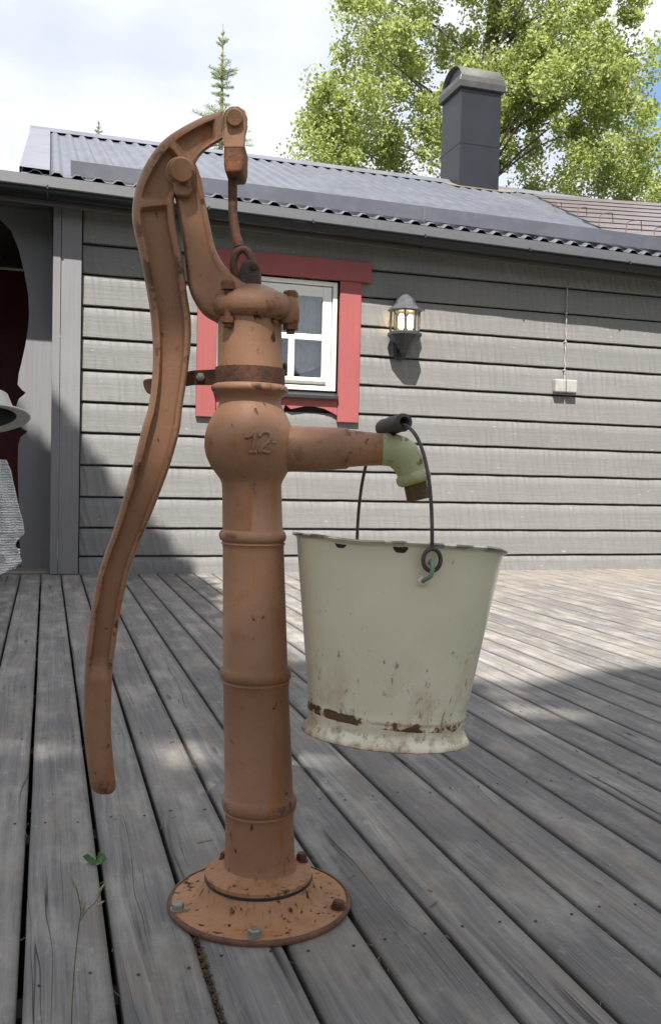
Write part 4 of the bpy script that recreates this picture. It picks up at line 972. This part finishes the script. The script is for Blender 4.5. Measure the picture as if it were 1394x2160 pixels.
# young spruces behind the roof
def spruce(px_top, py_top, dist, label, whorls):
    topp = tp(px_top, py_top, dist); base = Vector((topp.x, topp.y, -.32)); u = dist/F_PX
    s = thing('spruce_tree', base, label, 'tree', 'young spruces behind the roof')
    m = MB(); m.tube([base, base.lerp(topp, .6), topp-Vector((0, 0, .5)), topp], [.10, .05, .012, .003], 8); m.build('trunk', m_plain('spruce_bark', (.34, .26, .15), .9), s)
    tw_ = MB(); nd = []
    for q in range(26): nd.append((topp.x, topp.y, topp.z-.02-q*whorls[-1][0]*u/26, .018))
    for (dy, L_, n_, rise) in whorls:
        z = topp.z-dy*u
        for j in range(n_):
            a = j*2*math.pi/n_+random.uniform(-.3, .3); dr = Vector((math.cos(a), math.sin(a), rise)).normalized(); L2 = L_*u*random.uniform(.75, 1.15)
            o_ = Vector((topp.x, topp.y, z+random.uniform(-.03, .03))); e = o_+dr*L2; tw_.tube([o_, o_.lerp(e, .6)-Vector((0, 0, L2*.04)), e], [.006, .004, .002], 4)
            for q in range(int(3+L2*30)):
                p = o_.lerp(e, (q+1)/(4+L2*30)); nd.append((*p, .020))
                if L2 > .1 and q % 2 == 0:
                    for sg in (-1, 1):
                        sd = (dr.cross(Vector((0, 0, 1)))*sg + dr*.8).normalized()*L2*.34*(1-.6*q/(3+L2*30))
                        for w in range(1, 4): nd.append((*(p+sd*w/3), .018))
    tag(tw_.build('branches', m_plain('twig', (.20, .15, .08), .9), s), kind='stuff')
    tag(leaves('needles', NEED, nd, 4, .040, s, asp=.13), kind='stuff')
spruce(471, 50, 13, 'slender young spruce top rising behind the pump head', [(20, 6, 4, .9), (44, 19, 5, .8), (64, 9, 3, .5), (80, 12, 4, .5), (100, 34, 6, .3), (112, 34, 6, .35), (130, 24, 5, .1), (146, 22, 4, 0), (165, 18, 4, 0), (190, 52, 7, .1), (205, 66, 8, .15), (225, 70, 8, 0), (250, 80, 8, 0)])
spruce(209, 252, 19, 'tiny spruce tip above the ridge at the left', [(8, 4, 4, .8), (18, 8, 5, .6), (27, 12, 5, .4), (38, 16, 6, .3), (52, 24, 6, .2)])

# tree behind the camera that shades the deck (its shadow is what the photograph shows)
def g2(p): p = Vector(p); return (p.x - SUNV.x/SUNV.z*p.z, p.y - SUNV.y/SUNV.z*p.z)
wallb = [g2(onY(a, b, WY-.04)) for a, b in ((-60, 640), (20, 730), (60, 790), (115, 850), (170, 925), (215, 975), (270, 1055), (330, 1105), (395, 1195))]
deckb = [g2(onZ(a, b, 0)) for a, b in ((420, 1215), (480, 1262), (560, 1330), (640, 1392), (760, 1400), (900, 1425), (1060, 1445), (1180, 1432), (1290, 1410), (1394, 1395))]
bnd = wallb+deckb+[(deckb[-1][0]+4, deckb[-1][1]-.4)]
def ylim(gx):
    if gx <= bnd[0][0]: return bnd[0][1]
    # boundary as y of x, taking the lowest crossing
    best = None
    for (x0, y0), (x1, y1) in zip(bnd[:-1], bnd[1:]):
        if min(x0, x1) <= gx <= max(x0, x1) and abs(x1-x0) > 1e-6:
            y = y0+(y1-y0)*(gx-x0)/(x1-x0); best = y if best is None else min(best, y)
    return best if best is not None else bnd[-1][1]
gaps = [(*g2(pp(430, 400)), .20), (*g2(pp(540, 720)), .13), (*g2(onZ(400, 1580, 0)), .10), (*g2(onZ(90, 1600, 0)), .10), (*g2(onZ(1130, 1500, 0)), .10)]
POLY = [(-5.2, bnd[0][1]+1.0)] + bnd + [(bnd[-1][0], -1.4), (-5.2, -1.4)]
def inside(x, y):
    c = False; n = len(POLY)
    for i in range(n):
        (x0, y0), (x1, y1) = POLY[i], POLY[i-1]
        if (y0 > y) != (y1 > y) and x < (x1-x0)*(y-y0)/(y1-y0)+x0: c = not c
    return c
CS = [(math.cos(q), math.sin(q)) for q in [math.pi/4*j for j in range(8)]]
cen = []
ymax = max(p[1] for p in POLY)
for k in range(60000):
    gx = rng.uniform(-5, 5); gy = rng.uniform(-1.3, ymax); r = rng.uniform(.10, .26) if rng.random() < .6 else rng.uniform(.06, .12)
    if not inside(gx, gy) or not all(inside(gx+a*r*.9, gy+b*r*.9) for a, b in CS): continue
    if rng.random() < .955 and any((gx-a)**2+(gy-b)**2 < (c+r*.8)**2 for a, b, c in gaps): continue
    if gy > 5.2 and not all(inside(gx+a*.22, gy+b*.22) for a, b in CS): continue
    t = rng.uniform(13.5, 15.5) + max(0, gy-3)*1.0
    cen.append((gx+SUNV.x*t, gy+SUNV.y*t, SUNV.z*t, r))
    if len(cen) > 7000: break
for k in range(40000):  # unseen nearer clumps added to sharpen the edge of the wall shadow
    gx = rng.uniform(-3.0, 1.2); gy = rng.uniform(5.2, ymax); r = rng.uniform(.05, .15)
    if not all(inside(gx+a*r*.85, gy+b*r*.85) for a, b in CS): continue
    t = rng.uniform(8.6, 9.2)+(gy-5)*.3
    cen.append((gx+SUNV.x*t, gy+SUNV.y*t, SUNV.z*t, r))
    if len(cen) > 9800: break
sh = thing('shade_tree', (-4.5, -9.5, -.32), 'tall broad leafed tree behind the viewer that shades the deck', 'tree')
cm_ = np.array([c[:3] for c in cen]).mean(0)
tk = catmull([Vector(sh.location), Vector((-4.6, -9.3, 4)), Vector((cm_[0]-.3, cm_[1]-.5, cm_[2]-2.5)), Vector((cm_[0], cm_[1], cm_[2]+.5))], 20)
m = MB(); m.tube(tk, [.32*(1-.75*k/20) for k in range(21)], 12); m.build('trunk', BARK, sh, smooth=60)
m = MB()
for k in range(0, len(cen), 60): c = Vector(cen[k][:3]); a = tk[13+(k//60) % 6]; m.tube([a, a.lerp(c, .6)+Vector((0, 0, -.3)), c], [.07, .04, .01], 5)
tag(m.build('branches', BARK, sh), kind='stuff')
tag(leaves('crown', LEAFD, cen, 22, .15, sh, asp=.7), kind='stuff')

wd_c = []
for k in range(170):
    a = R(rng.uniform(-150, 150)-90); rr = rng.uniform(17, 25)
    if abs(math.degrees(math.atan2(math.sin(a+R(90)), math.cos(a+R(90))))) > 118: continue
    hh = rng.uniform(3.2, 6)
    for q in range(7): z = .5+hh*q/6.; wd_c.append((rr*math.cos(a)+rng.uniform(-.6, .6), rr*math.sin(a)+rng.uniform(-.6, .6), z, (1.9-1.4*q/6)*rng.uniform(.8, 1.2)))
tag(leaves('wood', LEAFD, wd_c, 60, .55, None, asp=.7), kind='stuff', label='dark wood edge behind the viewer mirrored in the window')
# ------------------------------------------------------------------ grass stalk, leaf and litter
GRS = m_plain('grass_green', (.10, .15, .05), .7); STRAW = m_plain('seed_husk', (.34, .29, .18), .8)
b0 = onZ(150, 2210, 0); d0 = (b0-CAMP).dot(FW)
def gp(px, py): return hit(px, py, FW, FW.dot(b0))
gs = thing('grass_stalk', b0, 'thin grass stalk with pale seed heads growing up through a deck gap', 'grass')
b0b = Vector((b0.x, b0.y, -.03))
m = MB(); m.tube(catmull([b0b, gp(152, 2140), gp(158, 2040), gp(166, 1960), gp(171, 1925), gp(166, 1890), gp(160, 1868)], 30), .0007, 6)
m.tube(catmull([gp(168, 1945), gp(186, 1918), gp(204, 1900), (gp(222, 1862))], 14), .0005, 5); m.build('stem', GRS, gs, smooth=60)
for (a, b, c, d_) in ((163, 1875, 145, 1838), (160, 1865, 150, 1850), (172, 1925, 183, 1900), (173, 1932, 181, 1912), (170, 1915, 173, 1893), (203, 1890, 226, 1858), (206, 1885, 218, 1868), (201, 1912, 222, 1900), (161, 1872, 153, 1862)):
    p, q = gp(a, b), gp(c, d_); m = MB(); m.tube([p, p.lerp(q, .3), p.lerp(q, .7), q], [.0004, .0017, .0013, .0002], 6); m.build('seed_head', STRAW, gs, smooth=60)
lp = onZ(197, 1822, 0)
lf = thing('green_leaf', (lp.x, lp.y, .003), 'small green leaf poking out of the gap at the lower left', 'leaf')
LM = m_plain('leaf_green', (.15, .28, .11), .5)
def lg(px, py, dy=0): return hit(px, py, FW, FW.dot(lp)+dy)
for s, pts in ((0, ((200, 1826), (186, 1818), (175, 1806), (186, 1800), (198, 1803), (204, 1814))), (1, ((200, 1826), (204, 1814), (208, 1798), (220, 1800), (227, 1812), (214, 1822)))):
    m = MB(); q = [lg(a, b, .004*math.sin(k*2)) for k, (a, b) in enumerate(pts)]; m.add(q, [tuple(range(len(q)))]); o = m.build('lobe', LM, lf, fix=False); md = o.modifiers.new('s', 'SOLIDIFY'); md.thickness = .0006
m = MB(); m.tube([lg(200, 1824), lg(192, 1836), Vector((lp.x-.003, lp.y, -.012))], .0009, 6); m.build('stalk', STRAW, lf)
# litter: needles, husks and moss in the gaps and on the boards
m = MB()
for k in range(900):
    i = random.randint(i0+16, i1-16); ing = random.random() < .72
    y = random.uniform(.7, 5.5) if k % 3 else random.uniform(.8, 2.4)
    x = xg+PIT*i + (random.uniform(-.004, .004) if ing else random.uniform(.01, PIT-.01)); z = random.uniform(-.010, -.001) if ing else .0016
    a = random.uniform(0, 3.14) if not ing else random.gauss(1.57, .5); L_ = random.uniform(.003, .012)
    d_ = Vector((math.cos(a), math.sin(a), random.uniform(-.1, .1)))*L_; p = Vector((x, y, z)); m.tube([p-d_, p+d_], .0006 if random.random() < .8 else .0012, 4)
tag(m.build('litter', m_plain('dry_litter', (.26, .19, .11), .9, var=.5), smooth=60), 'scattered dry needles and husks on the deck and in its gaps', 'litter', kind='stuff')
m = MB()
for k in range(420):
    t_k = random.random(); q0 = onZ(415, 1990, 0); q1 = onZ(480, 2170, 0); gxx = xg + PIT*round((q0.x-xg)/PIT)
    y = random.uniform(.95, 1.42); p = Vector((gxx+random.uniform(-.005, .005), y, random.uniform(-.008, .001))); a = random.uniform(0, 6.28); d_ = Vector((math.cos(a), math.sin(a), random.uniform(-.3, .5)))*random.uniform(.002, .006); m.tube([p-d_, p+d_], .0006, 4)
tag(m.build('gap_debris', m_plain('brown_debris', (.16, .10, .05), .9, var=.6), smooth=60), 'brown plant debris packed in the gap below the pump foot', 'debris', kind='stuff')
